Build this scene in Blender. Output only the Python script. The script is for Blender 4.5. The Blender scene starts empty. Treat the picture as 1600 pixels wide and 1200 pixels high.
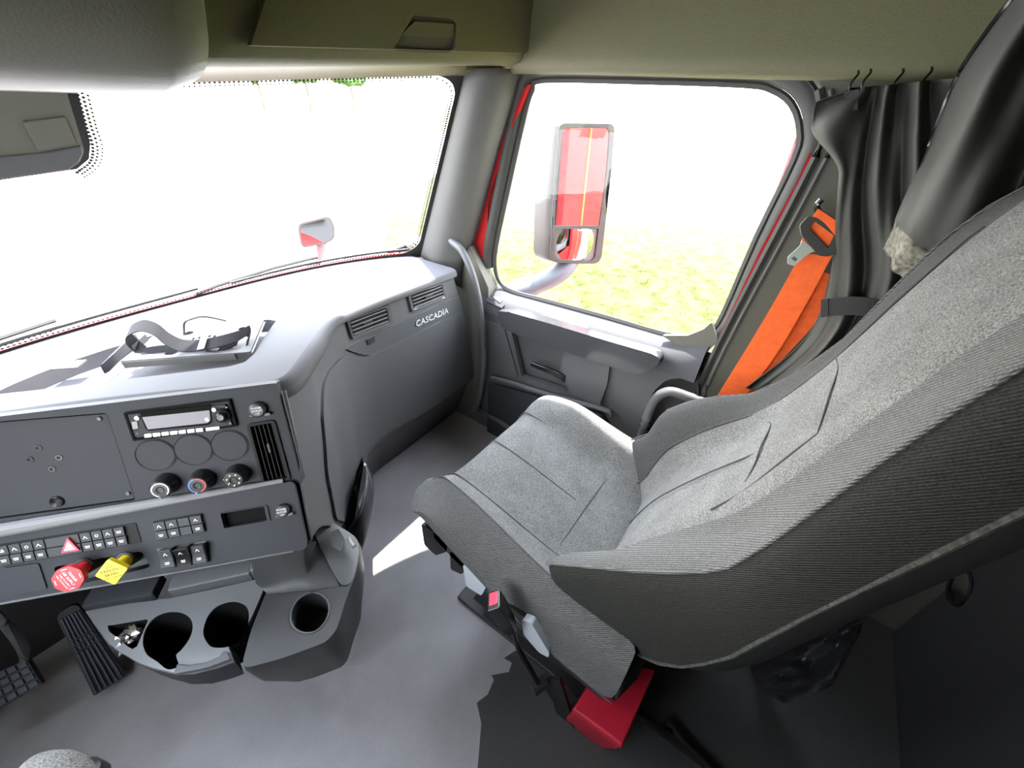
import bpy, bmesh, math, random
from mathutils import Vector, Matrix, noise
from mathutils.geometry import delaunay_2d_cdt
R = math.radians
random.seed(7)
scene = bpy.context.scene
col = scene.collection

# ------------------------------------------------------------------ camera
CAM = Vector((-.35, 0, 1.45))
YAW, PITCH, ROLL, FPX = R(55), R(35), R(2), 620.0
_fw = Vector((math.sin(YAW)*math.cos(PITCH), math.cos(YAW)*math.cos(PITCH), -math.sin(PITCH)))
_r0 = Vector((math.cos(YAW), -math.sin(YAW), 0)); _u0 = _r0.cross(_fw)
_rt = _r0*math.cos(ROLL) + _u0*math.sin(ROLL); _up = -_r0*math.sin(ROLL) + _u0*math.cos(ROLL)
cd = bpy.data.cameras.new('camera'); cam = bpy.data.objects.new('camera', cd); col.objects.link(cam)
cd.sensor_width = 36; cd.lens = FPX/1600*36; cd.clip_start = .02; cd.clip_end = 2000
cam.matrix_world = Matrix(((_rt.x, _up.x, -_fw.x, CAM.x), (_rt.y, _up.y, -_fw.y, CAM.y), (_rt.z, _up.z, -_fw.z, CAM.z), (0, 0, 0, 1)))
scene.camera = cam
def ray(x, y): return _rt*((x-800)/FPX) - _up*((y-600)/FPX) + _fw
def at_x(x, y, v): d = ray(x, y); return CAM + d*((v-CAM.x)/d.x)
def at_y(x, y, v): d = ray(x, y); return CAM + d*((v-CAM.y)/d.y)
def at_z(x, y, v): d = ray(x, y); return CAM + d*((v-CAM.z)/d.z)

# ------------------------------------------------------------------ light
SKY = 1.0; SUN = 1.6
scene.view_settings.view_transform = 'Standard'; scene.view_settings.look = 'None'
scene.view_settings.gamma = 1; scene.view_settings.use_curve_mapping = False
scene.view_settings.exposure = 4.2
w = bpy.data.worlds.new('sky'); scene.world = w; w.use_nodes = True
nt = w.node_tree; nt.nodes.clear()
out = nt.nodes.new('ShaderNodeOutputWorld'); bg = nt.nodes.new('ShaderNodeBackground')
tc = nt.nodes.new('ShaderNodeTexCoord'); sx = nt.nodes.new('ShaderNodeSeparateXYZ'); cr = nt.nodes.new('ShaderNodeValToRGB')
cr.color_ramp.elements[0].position = .0; cr.color_ramp.elements[0].color = (1.0, 1.0, .96, 1)
cr.color_ramp.elements[1].position = .8; cr.color_ramp.elements[1].color = (.78, .87, 1.0, 1)
nt.links.new(tc.outputs['Generated'], sx.inputs[0]); nt.links.new(sx.outputs['Z'], cr.inputs[0])
nt.links.new(cr.outputs[0], bg.inputs['Color']); bg.inputs['Strength'].default_value = SKY
nt.links.new(bg.outputs[0], out.inputs[0])
sl = bpy.data.lights.new('sun', 'SUN'); so = bpy.data.objects.new('sun', sl); col.objects.link(so)
sl.energy = SUN; sl.angle = R(.8); sl.color = (1, .96, .9)
so.rotation_euler = Vector((.37, .20, 1)).to_track_quat('Z', 'Y').to_euler(); so.location = (3, 3, 8)
try:
    scene.cycles.max_bounces = 14; scene.cycles.diffuse_bounces = 7; scene.cycles.transparent_max_bounces = 12
    scene.cycles.caustics_reflective = False; scene.cycles.caustics_refractive = False
except Exception: pass

# ------------------------------------------------------------------ materials
def lin(c):
    return tuple(((v/255)/12.92 if v/255 <= .04045 else ((v/255+.055)/1.055)**2.4) for v in c)
def mat(name, rgb, rough=.6, metal=0, bump=0, bscale=600, var=0, vscale=300, spec=.5, coat=0, wave=None, var2=None, detail=2):
    m = bpy.data.materials.new(name); m.use_nodes = True; n = m.node_tree; L = n.links
    b = n.nodes['Principled BSDF']; c = rgb if max(rgb) <= 1.0 else lin(rgb)
    b.inputs['Base Color'].default_value = (*c, 1); b.inputs['Roughness'].default_value = rough
    b.inputs['Metallic'].default_value = metal; b.inputs['Specular IOR Level'].default_value = spec
    b.inputs['Coat Weight'].default_value = coat; b.inputs['Coat Roughness'].default_value = .06
    t = n.nodes.new('ShaderNodeTexCoord')
    if var:
        nz = n.nodes.new('ShaderNodeTexNoise'); nz.inputs['Scale'].default_value = vscale; nz.inputs['Detail'].default_value = detail
        L.new(t.outputs['Object'], nz.inputs['Vector'])
        mx = n.nodes.new('ShaderNodeMapRange'); mx.inputs[1].default_value = .3; mx.inputs[2].default_value = .7
        mx.inputs[3].default_value = 1-var; mx.inputs[4].default_value = 1+var
        L.new(nz.outputs[0], mx.inputs[0])
        last = mx.outputs[0]
        if var2:
            n2 = n.nodes.new('ShaderNodeTexNoise'); n2.inputs['Scale'].default_value = var2[1]; n2.inputs['Detail'].default_value = 4
            L.new(t.outputs['Object'], n2.inputs['Vector'])
            m2 = n.nodes.new('ShaderNodeMapRange'); m2.inputs[1].default_value = .3; m2.inputs[2].default_value = .7
            m2.inputs[3].default_value = 1-var2[0]; m2.inputs[4].default_value = 1+var2[0]; L.new(n2.outputs[0], m2.inputs[0])
            mm = n.nodes.new('ShaderNodeMath'); mm.operation = 'MULTIPLY'; L.new(last, mm.inputs[0]); L.new(m2.outputs[0], mm.inputs[1]); last = mm.outputs[0]
        v = n.nodes.new('ShaderNodeVectorMath'); v.operation = 'SCALE'; v.inputs[0].default_value = c
        L.new(last, v.inputs['Scale']); L.new(v.outputs[0], b.inputs['Base Color'])
    if bump or wave:
        bp = n.nodes.new('ShaderNodeBump'); bp.inputs['Strength'].default_value = bump or wave[2]; bp.inputs['Distance'].default_value = .002
        if wave:
            wv = n.nodes.new('ShaderNodeTexWave'); wv.bands_direction = wave[0]; wv.inputs['Scale'].default_value = wave[1]
            wv.inputs['Distortion'].default_value = .6; wv.inputs['Detail'].default_value = 2; wv.inputs['Detail Scale'].default_value = 3
            L.new(t.outputs['Object'], wv.inputs['Vector']); L.new(wv.outputs[1], bp.inputs['Height'])
            if len(wave) > 3:
                mw = n.nodes.new('ShaderNodeMapRange'); mw.inputs[3].default_value = 1-wave[3]; mw.inputs[4].default_value = 1+wave[3]; L.new(wv.outputs[1], mw.inputs[0])
                v2 = n.nodes.new('ShaderNodeVectorMath'); v2.operation = 'SCALE'
                if var: L.new(v.outputs[0], v2.inputs[0])
                else: v2.inputs[0].default_value = c
                L.new(mw.outputs[0], v2.inputs['Scale']); L.new(v2.outputs[0], b.inputs['Base Color'])
        else:
            nb = n.nodes.new('ShaderNodeTexNoise'); nb.inputs['Scale'].default_value = bscale; nb.inputs['Detail'].default_value = 2
            L.new(t.outputs['Object'], nb.inputs['Vector']); L.new(nb.outputs[0], bp.inputs['Height'])
        L.new(bp.outputs[0], b.inputs['Normal'])
    return m
M = {}
M['dash'] = mat('dash_plastic', (.093, .095, .10), .45, bump=.15, bscale=500)
M['top'] = mat('dash_top_plastic', (.10, .10, .112), .7, bump=.12, bscale=500, spec=.12)
M['panel'] = mat('panel_plastic', (.038, .040, .046), .65, spec=.2, bump=.12, bscale=700)
M['dark'] = mat('dark_plastic', (.028, .028, .03), .45, bump=.1, bscale=700)
M['switch'] = mat('switch_plastic', (.05, .053, .058), .55, spec=.3)
M['matteblack'] = mat('matte_black', (.018, .018, .019), .7, spec=.2)
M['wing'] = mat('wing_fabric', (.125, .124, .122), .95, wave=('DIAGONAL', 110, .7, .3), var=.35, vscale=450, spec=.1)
M['wingshade'] = mat('shaded_wing_fabric', (.075, .075, .075), .95, wave=('DIAGONAL', 110, .8, .35), var=.35, vscale=450, spec=.1)  # same wing cloth, darkened for the shade on the outboard wing
M['dark2'] = mat('console_plastic', (.05, .05, .052), .5, bump=.1, bscale=600)
M['black'] = mat('gloss_black', (.012, .012, .013), .25)
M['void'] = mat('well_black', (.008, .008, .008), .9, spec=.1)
M['border'] = mat('border_fabric', (.10, .098, .10), .9, bump=.4, bscale=900, var=.25, vscale=600, spec=.2)
M['screen'] = mat('display_reflection', (.17, .16, .19), .5)  # lavender grey stands in for the window reflected in the screen
M['piano'] = mat('pull_bar_gloss', (.05, .052, .056), .16, coat=.5)
M['gloss'] = mat('piano_trim', (.10, .104, .112), .16, coat=.5)
M['satin'] = mat('satin_plate', (.2, .2, .21), .3, bump=.08, bscale=400)
M['vinyl'] = mat('floor_vinyl', (.40, .38, .388), .45, bump=.3, bscale=420, var=.08, vscale=260, var2=(.12, 6))
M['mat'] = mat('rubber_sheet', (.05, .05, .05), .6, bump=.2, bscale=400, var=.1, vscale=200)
M['fabric'] = mat('seat_fabric', (.155, .154, .150), .95, bump=.6, bscale=600, var=.62, vscale=430, var2=(.12, 16), spec=.15, detail=3)
M['sideshade'] = mat('shaded_side_fabric', (.034, .034, .031), .95, wave=('DIAGONAL', 110, .6, .2), var=.35, vscale=450, spec=.1)  # backrest side cloth, its shade put into a darker colour
M['rib'] = mat('ribbed_fabric', (.125, .123, .126), .95, wave=('DIAGONAL', 95, .9, .45), var=.35, vscale=500, spec=.15)
M['seam'] = mat('seam_thread', (.06, .06, .06), .9)
M['hem'] = mat('worn_hem', (.05, .051, .046), .95, bump=.8, bscale=300, var=.5, vscale=180)
M['trim'] = mat('cab_trim_bounce_tint', (.145, .138, .075), .6, bump=.3, bscale=260, var=.05, vscale=200)  # grey trim, tinted olive to carry light bounced off the grass
M['trimdark'] = mat('cab_trim_dark', (.13, .127, .105), .6, bump=.3, bscale=260)
M['pillar'] = mat('pillar_trim', (.098, .097, .095), .6, bump=.25, bscale=260)
M['pillar2'] = mat('rear_pillar_trim', (.072, .074, .058), .6, bump=.25, bscale=260)
M['rubber'] = mat('door_seal', (.045, .045, .042), .6)
M['red'] = mat('red_paint', (.34, .010, .012), .6, spec=.15)
M['redplastic'] = mat('red_case_plastic', (.42, .012, .03), .4, bump=.1, bscale=500)
M['redknob'] = mat('red_knob', (.62, .02, .03), .35)
M['yellow'] = mat('yellow_knob', (.85, .62, .01), .35)
M['orange'] = mat('orange_webbing', (.85, .12, .012), .7, wave=('DIAGONAL', 260, .25), var=.08, vscale=60)
M['steel'] = mat('latch_steel', (.62, .68, .62), .35, metal=.6)
M['metal'] = mat('plate_metal', (.08, .08, .088), .55, spec=.2)
M['foil'] = mat('crumpled_foil', (.75, .72, .72), .25, metal=1)
M['curtain'] = mat('curtain_cloth', (.062, .062, .056), .62, bump=.15, bscale=900, spec=.35)
M['fray'] = mat('frayed_edge', (.16, .15, .12), .95, bump=.9, bscale=150, var=.6, vscale=90)
M['strap'] = mat('strap_webbing', (.012, .012, .012), .8, wave=('X', 300, .2))
M['greystrap'] = mat('grey_strap', (.028, .028, .032), .9, spec=.1, bump=.4, bscale=800)
M['lgrey'] = mat('light_grey_plastic', (.5, .53, .58), .4)
M['white'] = mat('white_print', (.85, .85, .85), .5)
M['pblue'] = mat('blue_print', (.04, .16, .5), .5)
M['pred'] = mat('red_print', (.7, .03, .05), .5)
M['hazard'] = mat('hazard_red', (.75, .015, .06), .35)
M['lens'] = mat('display_lens', (.03, .024, .026), .35)
M['mirror'] = mat('mirror_glass', (.5, .5, .5), .02, metal=1)
M['mirrorshell'] = mat('mirror_shell', (.12, .12, .112), .5)
M['armgrey'] = mat('mirror_arm_grey', (.12, .13, .155), .5)
M['concrete'] = mat('concrete', (.5, .5, .49), .9, bump=.2, bscale=8, var=.1, vscale=2)
M['frit'] = mat('frit_black', (.02, .02, .02), .5)
M['bag'] = mat('bag_plastic', (.02, .021, .024), .38)
M['bark'] = mat('bark', (.12, .08, .05), .9)
M['leaf'] = mat('tree_leaf', (.05, .11, .025), .8, var=.5, vscale=1.2)
M['blade'] = mat('grass_blade', (.06, .10, .012), .8)
# grass ground: clumps of two greens, paled with distance as painted haze
def grass_mat():
    m = bpy.data.materials.new('grass_ground'); m.use_nodes = True; n = m.node_tree; L = n.links; b = n.nodes['Principled BSDF']
    t = n.nodes.new('ShaderNodeTexCoord'); a = n.nodes.new('ShaderNodeTexNoise'); a.inputs['Scale'].default_value = 6; a.inputs['Detail'].default_value = 6
    r = n.nodes.new('ShaderNodeValToRGB'); e = r.color_ramp.elements
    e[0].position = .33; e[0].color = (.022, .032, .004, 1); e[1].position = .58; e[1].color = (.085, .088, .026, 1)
    L.new(t.outputs['Object'], a.inputs['Vector']); L.new(a.outputs[0], r.inputs[0])
    # colour pales with distance, standing in for haze and overexposure
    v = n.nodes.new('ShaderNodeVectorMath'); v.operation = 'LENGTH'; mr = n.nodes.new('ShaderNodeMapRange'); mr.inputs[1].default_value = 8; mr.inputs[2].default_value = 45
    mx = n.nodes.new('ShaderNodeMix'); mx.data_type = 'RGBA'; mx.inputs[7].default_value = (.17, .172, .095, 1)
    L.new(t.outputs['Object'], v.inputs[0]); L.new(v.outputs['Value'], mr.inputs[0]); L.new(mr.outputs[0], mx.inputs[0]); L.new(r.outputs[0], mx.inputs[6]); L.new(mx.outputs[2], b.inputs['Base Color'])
    b.inputs['Roughness'].default_value = .95; b.inputs['Specular IOR Level'].default_value = .1
    return m
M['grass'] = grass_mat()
def glass_mat(name, gl, tint=(1, 1, 1)):
    m = bpy.data.materials.new(name); m.use_nodes = True; n = m.node_tree; n.nodes.clear(); L = n.links
    o = n.nodes.new('ShaderNodeOutputMaterial'); t = n.nodes.new('ShaderNodeBsdfTransparent'); g = n.nodes.new('ShaderNodeBsdfGlossy')
    t.inputs[0].default_value = (*tint, 1); g.inputs['Roughness'].default_value = .0
    f = n.nodes.new('ShaderNodeLayerWeight'); f.inputs[0].default_value = .5; pw = n.nodes.new('ShaderNodeMath'); pw.operation = 'POWER'; pw.inputs[1].default_value = 5; mu = n.nodes.new('ShaderNodeMath'); mu.operation = 'MULTIPLY_ADD'; mu.inputs[1].default_value = .5*gl; mu.inputs[2].default_value = .02*gl; L.new(f.outputs['Facing'], pw.inputs[0])
    x = n.nodes.new('ShaderNodeMixShader'); L.new(pw.outputs[0], mu.inputs[0]); L.new(mu.outputs[0], x.inputs[0]); L.new(t.outputs[0], x.inputs[1]); L.new(g.outputs[0], x.inputs[2]); L.new(x.outputs[0], o.inputs[0])
    return m
M['glass'] = glass_mat('window_glass', 1.0)

# ------------------------------------------------------------------ mesh helpers
class G:
    """geometry collector: vertices, faces, material slots"""
    def __init__(s): s.v = []; s.f = []; s.m = []
    def add(s, v, f, mx=None, mi=0):
        k = len(s.v); s.v += [tuple(mx @ Vector(p)) if mx else tuple(p) for p in v]
        s.f += [tuple(i+k for i in q) for q in f]; s.m += [mi]*len(f); return s
def box(sx, sy, sz, c=(0, 0, 0)):
    x, y, z = sx/2, sy/2, sz/2
    v = [(c[0]+a*x, c[1]+b*y, c[2]+d*z) for d in (-1, 1) for b in (-1, 1) for a in (-1, 1)]
    return v, [(0, 2, 3, 1), (4, 5, 7, 6), (0, 1, 5, 4), (2, 6, 7, 3), (0, 4, 6, 2), (1, 3, 7, 5)]
def loft(rings, closed=True, caps=True):
    n = len(rings[0]); v = [p for r in rings for p in r]; f = []
    for i in range(len(rings)-1):
        for j in range(n if closed else n-1):
            a = i*n+j; b = i*n+(j+1) % n; f.append((a, b, b+n, a+n))
    if caps and closed: f.append(tuple(range(n-1, -1, -1))); f.append(tuple(range((len(rings)-1)*n, len(rings)*n)))
    return v, f
def smooth_path(pts, k=6, closed=False):
    P = [Vector(p) for p in pts]; n = len(P); o = []
    for i in range(n if closed else n-1):
        p0 = P[i-1] if (i > 0 or closed) else P[0]*2-P[1]; p1 = P[i]; p2 = P[(i+1) % n]
        p3 = P[(i+2) % n] if (i+2 < n or closed) else p2*2-p1
        for j in range(k):
            t = j/k; o.append(.5*((2*p1)+(-p0+p2)*t+(2*p0-5*p1+4*p2-p3)*t*t+(-p0+3*p1-3*p2+p3)*t**3))
    if not closed: o.append(P[-1])
    return o
def tube(path, r, n=8, squash=1.0, caps=True, upv=(0, 0, 1)):
    P = [Vector(p) for p in path]; rings = []; up = Vector(upv)
    for i, p in enumerate(P):
        t = (P[min(i+1, len(P)-1)]-P[max(i-1, 0)]).normalized()
        a = t.cross(up)
        if a.length < 1e-3: a = t.cross(Vector((1, 0, .3)))
        a.normalize(); b = a.cross(t); rr = r[i] if isinstance(r, (list, tuple)) else r
        rings.append([p+a*math.cos(2*math.pi*k/n)*rr+b*math.sin(2*math.pi*k/n)*rr*squash for k in range(n)])
    return loft(rings, True, caps)
def ribbon(path, wide, thick=.0016):
    """flat strap along path; wide = a vector or list of full-width vectors"""
    P = [Vector(p) for p in path]; rings = []
    for i, p in enumerate(P):
        t = (P[min(i+1, len(P)-1)]-P[max(i-1, 0)]).normalized(); wv = Vector(wide[i]) if isinstance(wide, list) else Vector(wide)
        nn = t.cross(wv).normalized()*thick/2; h = wv/2
        rings.append([p-h-nn, p+h-nn, p+h+nn, p-h+nn])
    return loft(rings)
def lathe(prof, n=24, arc=None):
    v = []; f = []; m = len(prof)
    for i in range(n):
        a = 2*math.pi*i/n; v += [(r*math.cos(a), r*math.sin(a), z) for r, z in prof]
    for i in range(n):
        for j in range(m-1):
            a = i*m+j; b = ((i+1) % n)*m+j; f.append((a, b, b+1, a+1))
    return v, f
def inside(p, poly):
    c = False; n = len(poly); j = n-1
    for i in range(n):
        a, b = poly[i], poly[j]
        if (a[1] > p[1]) != (b[1] > p[1]) and p[0] < (b[0]-a[0])*(p[1]-a[1])/(b[1]-a[1])+a[0]: c = not c
        j = i
    return c
def tri_fill(outer, holes=(), extra=()):
    pts = []; ed = []
    for lp in [outer]+list(holes):
        k = len(pts); pts += [Vector((p[0], p[1])) for p in lp]; ed += [(k+i, k+(i+1) % len(lp)) for i in range(len(lp))]
    pts += [Vector((p[0], p[1])) for p in extra]
    v, e, f, _, _, _ = delaunay_2d_cdt(pts, ed, [], 0, 1e-6)
    F = []
    for t in f:
        c = sum((v[i] for i in t), Vector((0, 0)))/len(t)
        if inside(c, outer) and not any(inside(c, h) for h in holes): F.append(tuple(t))
    return v, F
def prism(outer, h0, h1, holes=()):
    v, F = tri_fill(outer, holes); n = len(v)
    V = [(p.x, p.y, h0) for p in v]+[(p.x, p.y, h1) for p in v]
    def ccw(t): a, b, c = (v[i] for i in t[:3]); return (b-a).cross(c-a) > 0
    FF = []
    cnt = {}
    for t in F:
        t = t if ccw(t) else t[::-1]
        FF.append(tuple(i+n for i in t)); FF.append(tuple(t[::-1]))
        for i in range(len(t)): cnt[(t[i], t[(i+1) % len(t)])] = 1
    for (a, b) in cnt:
        if (b, a) not in cnt: FF.append((a, b, b+n, a+n))
    return V, FF
def round_poly(pts, r, k=5):
    o = []; n = len(pts)
    for i in range(n):
        p = Vector(pts[i][:2]); a = Vector(pts[i-1][:2]); b = Vector(pts[(i+1) % n][:2]); ri = r[i] if isinstance(r, (list, tuple)) else r
        d1 = (a-p); d2 = (b-p); q = min(ri, d1.length*.45, d2.length*.45)
        p1 = p+d1.normalized()*q; p2 = p+d2.normalized()*q
        for j in range(k+1):
            t = j/k; o.append((p1*(1-t)**2+p*2*t*(1-t)+p2*t*t)[:])
    return o
def circle(cx, cy, r, n=24, ry=None): return [(cx+r*math.cos(2*math.pi*i/n), cy+(ry or r)*math.sin(2*math.pi*i/n)) for i in range(n)]
def rect(x0, y0, x1, y1, r=0):
    p = [(x0, y0), (x1, y0), (x1, y1), (x0, y1)]
    return round_poly(p, r) if r else p
WM = {}
def obj(name, g, mats, parent=None, mx=None, bevel=0, smooth=35, sub=0, solid=0, seg=2):
    if isinstance(g, tuple): g = G().add(*g)
    me = bpy.data.meshes.new(name); me.from_pydata(g.v, [], g.f)
    for m in (mats if isinstance(mats, (list, tuple)) else [mats]): me.materials.append(M[m] if isinstance(m, str) else m)
    if any(g.m):
        for p, i in zip(me.polygons, g.m): p.material_index = i
    bm = bmesh.new(); bm.from_mesh(me); bmesh.ops.recalc_face_normals(bm, faces=bm.faces); bm.to_mesh(me); bm.free()
    if smooth is not None:
        for p in me.polygons: p.use_smooth = True
        if not sub and smooth < 180: me.set_sharp_from_angle(angle=R(smooth))
    return link(name, me, parent, mx, bevel, sub, solid, seg)
def link(name, me, parent=None, mx=None, bevel=0, sub=0, solid=0, seg=2):
    o = bpy.data.objects.new(name, me); col.objects.link(o)
    W = mx.copy() if mx else Matrix(); WM[o] = W
    if parent: o.parent = parent; o.matrix_basis = WM[parent].inverted() @ W
    else: o.matrix_basis = W
    if solid: s = o.modifiers.new('thickness', 'SOLIDIFY'); s.thickness = solid; s.offset = 0
    if bevel:
        b = o.modifiers.new('edge', 'BEVEL'); b.width = bevel; b.segments = seg; b.limit_method = 'ANGLE'; b.angle_limit = R(40); b.harden_normals = True
    if sub: s = o.modifiers.new('smooth', 'SUBSURF'); s.levels = sub; s.render_levels = sub
    return o
def thing(name, label, cat, loc=(0, 0, 0), group=None, kind=None):
    o = bpy.data.objects.new(name, None); col.objects.link(o); o.empty_display_size = .05
    WM[o] = Matrix.Translation(loc); o.matrix_basis = WM[o]
    return tag(o, label, cat, group, kind)
def tag(o, label=None, cat=None, group=None, kind=None):
    if label: o['label'] = label
    if cat: o['category'] = cat
    if group: o['group'] = group
    if kind: o['kind'] = kind
    return o
def recenter(o, loc):
    """put a single-mesh thing's origin at its base"""
    t = Matrix.Translation(loc); o.data.transform(t.inverted() @ WM[o]); o.matrix_basis = t; WM[o] = t; return o
class Frame:
    def __init__(s, o, u, n):
        s.o = Vector(o); s.u = Vector(u).normalized(); s.n = Vector(n).normalized(); s.v = s.n.cross(s.u)
        s.M = Matrix(((s.u.x, s.v.x, s.n.x, s.o.x), (s.u.y, s.v.y, s.n.y, s.o.y), (s.u.z, s.v.z, s.n.z, s.o.z), (0, 0, 0, 1)))
    def px(s, x, y, h=0):
        d = ray(x, y); q = s.o+s.n*h; t = (q-CAM).dot(s.n)/d.dot(s.n); p = CAM+d*t-s.o
        return (p.dot(s.u), p.dot(s.v))
    def at(s, u, v, h=0): return s.o+s.u*u+s.v*v+s.n*h
    def T(s, u, v, h=0, rot=0): return s.M @ Matrix.Translation((u, v, h)) @ Matrix.Rotation(rot, 4, 'Z')
YZ = Matrix(((0, 0, 1, 0), (1, 0, 0, 0), (0, 1, 0, 0), (0, 0, 0, 1)))      # local x,y,z -> world Y,Z,X
def yz(pts, X): return [(at_x(x, y, X).y, at_x(x, y, X).z) for x, y in pts]
def text(name, body, size, m, parent, mx, ext=.0004, align='CENTER', shear=0, sx=1.0):
    c = bpy.data.curves.new(name, 'FONT'); c.body = body; c.size = size; c.align_x = align; c.align_y = 'CENTER'; c.extrude = ext; c.shear = shear
    c.resolution_u = 2
    o = bpy.data.objects.new(name+'_src', c); col.objects.link(o); o.scale = (1, 1, 1)
    dg = bpy.context.evaluated_depsgraph_get(); me = bpy.data.meshes.new_from_object(o.evaluated_get(dg))
    bpy.data.objects.remove(o); bpy.data.curves.remove(c)
    if sx != 1: me.transform(Matrix.Scale(sx, 4, (1, 0, 0)))
    me.materials.clear(); me.materials.append(M[m])
    return link(name, me, parent, mx)
def interp(tab, t):
    for a, b in zip(tab, tab[1:]):
        if t <= b[0]: k = (t-a[0])/(b[0]-a[0]); k = max(0, k); return [x+(y-x)*k for x, y in zip(a[1:], b[1:])]
    return list(tab[-1][1:])
def ss(a, b, x): t = min(1, max(0, (x-a)/(b-a))); return t*t*(3-2*t)
# ================================================================== OUTSIDE
GZ = -1.25
g = G(); g.add([(-400, -400, GZ), (400, -400, GZ), (400, 900, GZ), (-400, 900, GZ)], [(0, 1, 2, 3)])
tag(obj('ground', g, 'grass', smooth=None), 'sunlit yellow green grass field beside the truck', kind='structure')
pad = [(-60, -30), (1.9, -30), (1.9, .5), (3.2, 5.2), (7.0, 9.5), (17, 17), (40, 31), (40, 38), (-60, 44)]  # yard edge pushed out over grass to whiten the view like haze
tag(obj('concrete_pavement', prism(pad, GZ, GZ+.03), 'concrete', smooth=None), 'pale sunlit concrete yard ahead of the truck', kind='structure')
# loose blades on the part of the field seen through the side window
g = G(); rg = random.Random(3)
for i in range(5200):
    x = rg.uniform(3.4, 9.5); y = rg.uniform(-.6, 7.5)
    if inside((x, y), pad) or noise.noise(Vector((x*1.3, y*1.3, 0))) < -.05: continue
    a = rg.uniform(0, 6.28); h = rg.uniform(.03, .09); q = .006; dx, dy = math.cos(a), math.sin(a)
    g.add([(x-dx*q, y-dy*q, GZ), (x+dx*q, y+dy*q, GZ), (x+dy*.03, y-dx*.03, GZ+h)], [(0, 1, 2)])
tag(obj('grass_blades', g, 'blade', smooth=None), 'short uncut grass blades standing on the field', 'grass', kind='stuff')
def tree(x, y, s, label):
    t = thing('tree', label, 'tree', (x, y, GZ), 'trees on the far edge of the field')
    bm = bmesh.new(); bmesh.ops.create_icosphere(bm, subdivisions=4, radius=1)
    for v in bm.verts:
        k = 1+.32*noise.noise(v.co*2.1+Vector((x, y, 0)))+.18*noise.noise(v.co*6+Vector((y, x, 0)))
        v.co = Vector((v.co.x*s*1.5*k, v.co.y*s*1.2*k, v.co.z*s*k))
    me = bpy.data.meshes.new('crown'); bm.to_mesh(me); bm.free(); me.materials.append(M['leaf'])
    link('crown', me, t, Matrix.Translation((x, y, GZ+s*2.75)))
    obj('trunk', tube([(x, y, GZ), (x+.2, y, GZ+s*1.0), (x, y, GZ+s*2.4)], [.32, .25, .16], 8), 'bark', t)
tree(60, 120, 3.4, 'round green tree at the left of the far row seen under the header')
tree(73, 121, 3.6, 'bushy green tree in the middle of the far row under the header')
tree(86, 120, 3.3, 'low green tree at the right of the far row under the header')

# truck hood and body skin (red paint)
def yb(x): return 1.555-.19*min(1.3, abs(x)/.8)**3
def yt(x): return 1.20-.14*min(1.3, abs(x)/.8)**3
def zt(x): return 1.478+.062*min(1.0, abs(x)/.85)
ZB = .895
hood = thing('truck_hood', 'red painted truck hood below the windshield', 'hood', (0, 1.6, .8))
rings = []
for j in range(10):
    t = j/9; ring = []
    for i in range(25):
        x = -1.06+2.12*i/24; e = abs(x)/1.06
        y = yb(x)+.10+t*1.35; z = .835-.62*t-.16*t*t-.10*e**3-.45*ss(.86, 1.0, e)*t
        ring.append((x*(1-.12*t), y, z))
    rings.append(ring)
obj('hood_panel', loft(rings, False, False), 'red', hood, solid=.012)
# raised cowl lip that shows as a red strip along the glass
lip = [(x, yb(x)+.035, ZB+.016-.018*(1-(abs(x)/.85)**2)) for x in [(-.84+1.68*i/30) for i in range(31)]]
obj('cowl_strip', loft([[Vector(p)+Vector((0, 0, -.02)), Vector(p), Vector(p)+Vector((0, .03, -.002)), Vector(p)+Vector((0, .05, -.05))] for p in lip], True, True), 'red', hood)
body = thing('truck_exterior', 'red painted outer skin of the truck cab', 'truck exterior', (1.1, -.6, -1))
skin = prism([(-2.2, -.95), (.12, -.95), (.12, 1.60), (-.03, 2.15), (-2.2, 2.4)], 1.07, 1.115)
obj('sleeper_skin', G().add(*skin, YZ), 'red', body, bevel=.01)
obj('sleeper_seam', G().add(*prism(rect(-.55, -.9, -.50, 2.1), 1.113, 1.122), YZ), 'orange', body)
dsk = prism([(.14, -.95), (1.42, -.95), (1.42, .56), (1.10, .60), (.7, .66), (.14, .72)], 1.055, 1.09)
obj('door_skin', G().add(*dsk, YZ), 'red', body, bevel=.01)
roofc = [[(-1.08, 1.02, 1.56), (-1.08, .55, 2.06), (-1.08, -2.2, 2.4)], [(0, 1.22, 1.53), (0, .7, 2.12), (0, -2.2, 2.45)], [(1.08, 1.02, 1.56), (1.08, .55, 2.06), (1.08, -2.2, 2.4)]]
obj('roof_skin', loft([smooth_path(r, 5) for r in roofc], False, False), 'red', body, solid=.02)

# ================================================================== CAB SHELL
def struct(name, g, m, **k): return tag(obj(name, g, m, **k), kind='structure')
fl = [(-1.02, -1.9), (1.0, -1.9), (1.0, 1.42), (.6, 1.47), (-1.02, 1.5)]
struct('floor', prism(fl, -.04, 0), 'vinyl', smooth=None)
struct('ceiling', G().add(*box(2.06, 2.75, .03, (0, -.52, 1.97))), 'trim', smooth=None)
struct('wall_rear', G().add(*box(2.06, .03, 2.05, (0, -1.9, .98))), 'dark', smooth=None)
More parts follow.
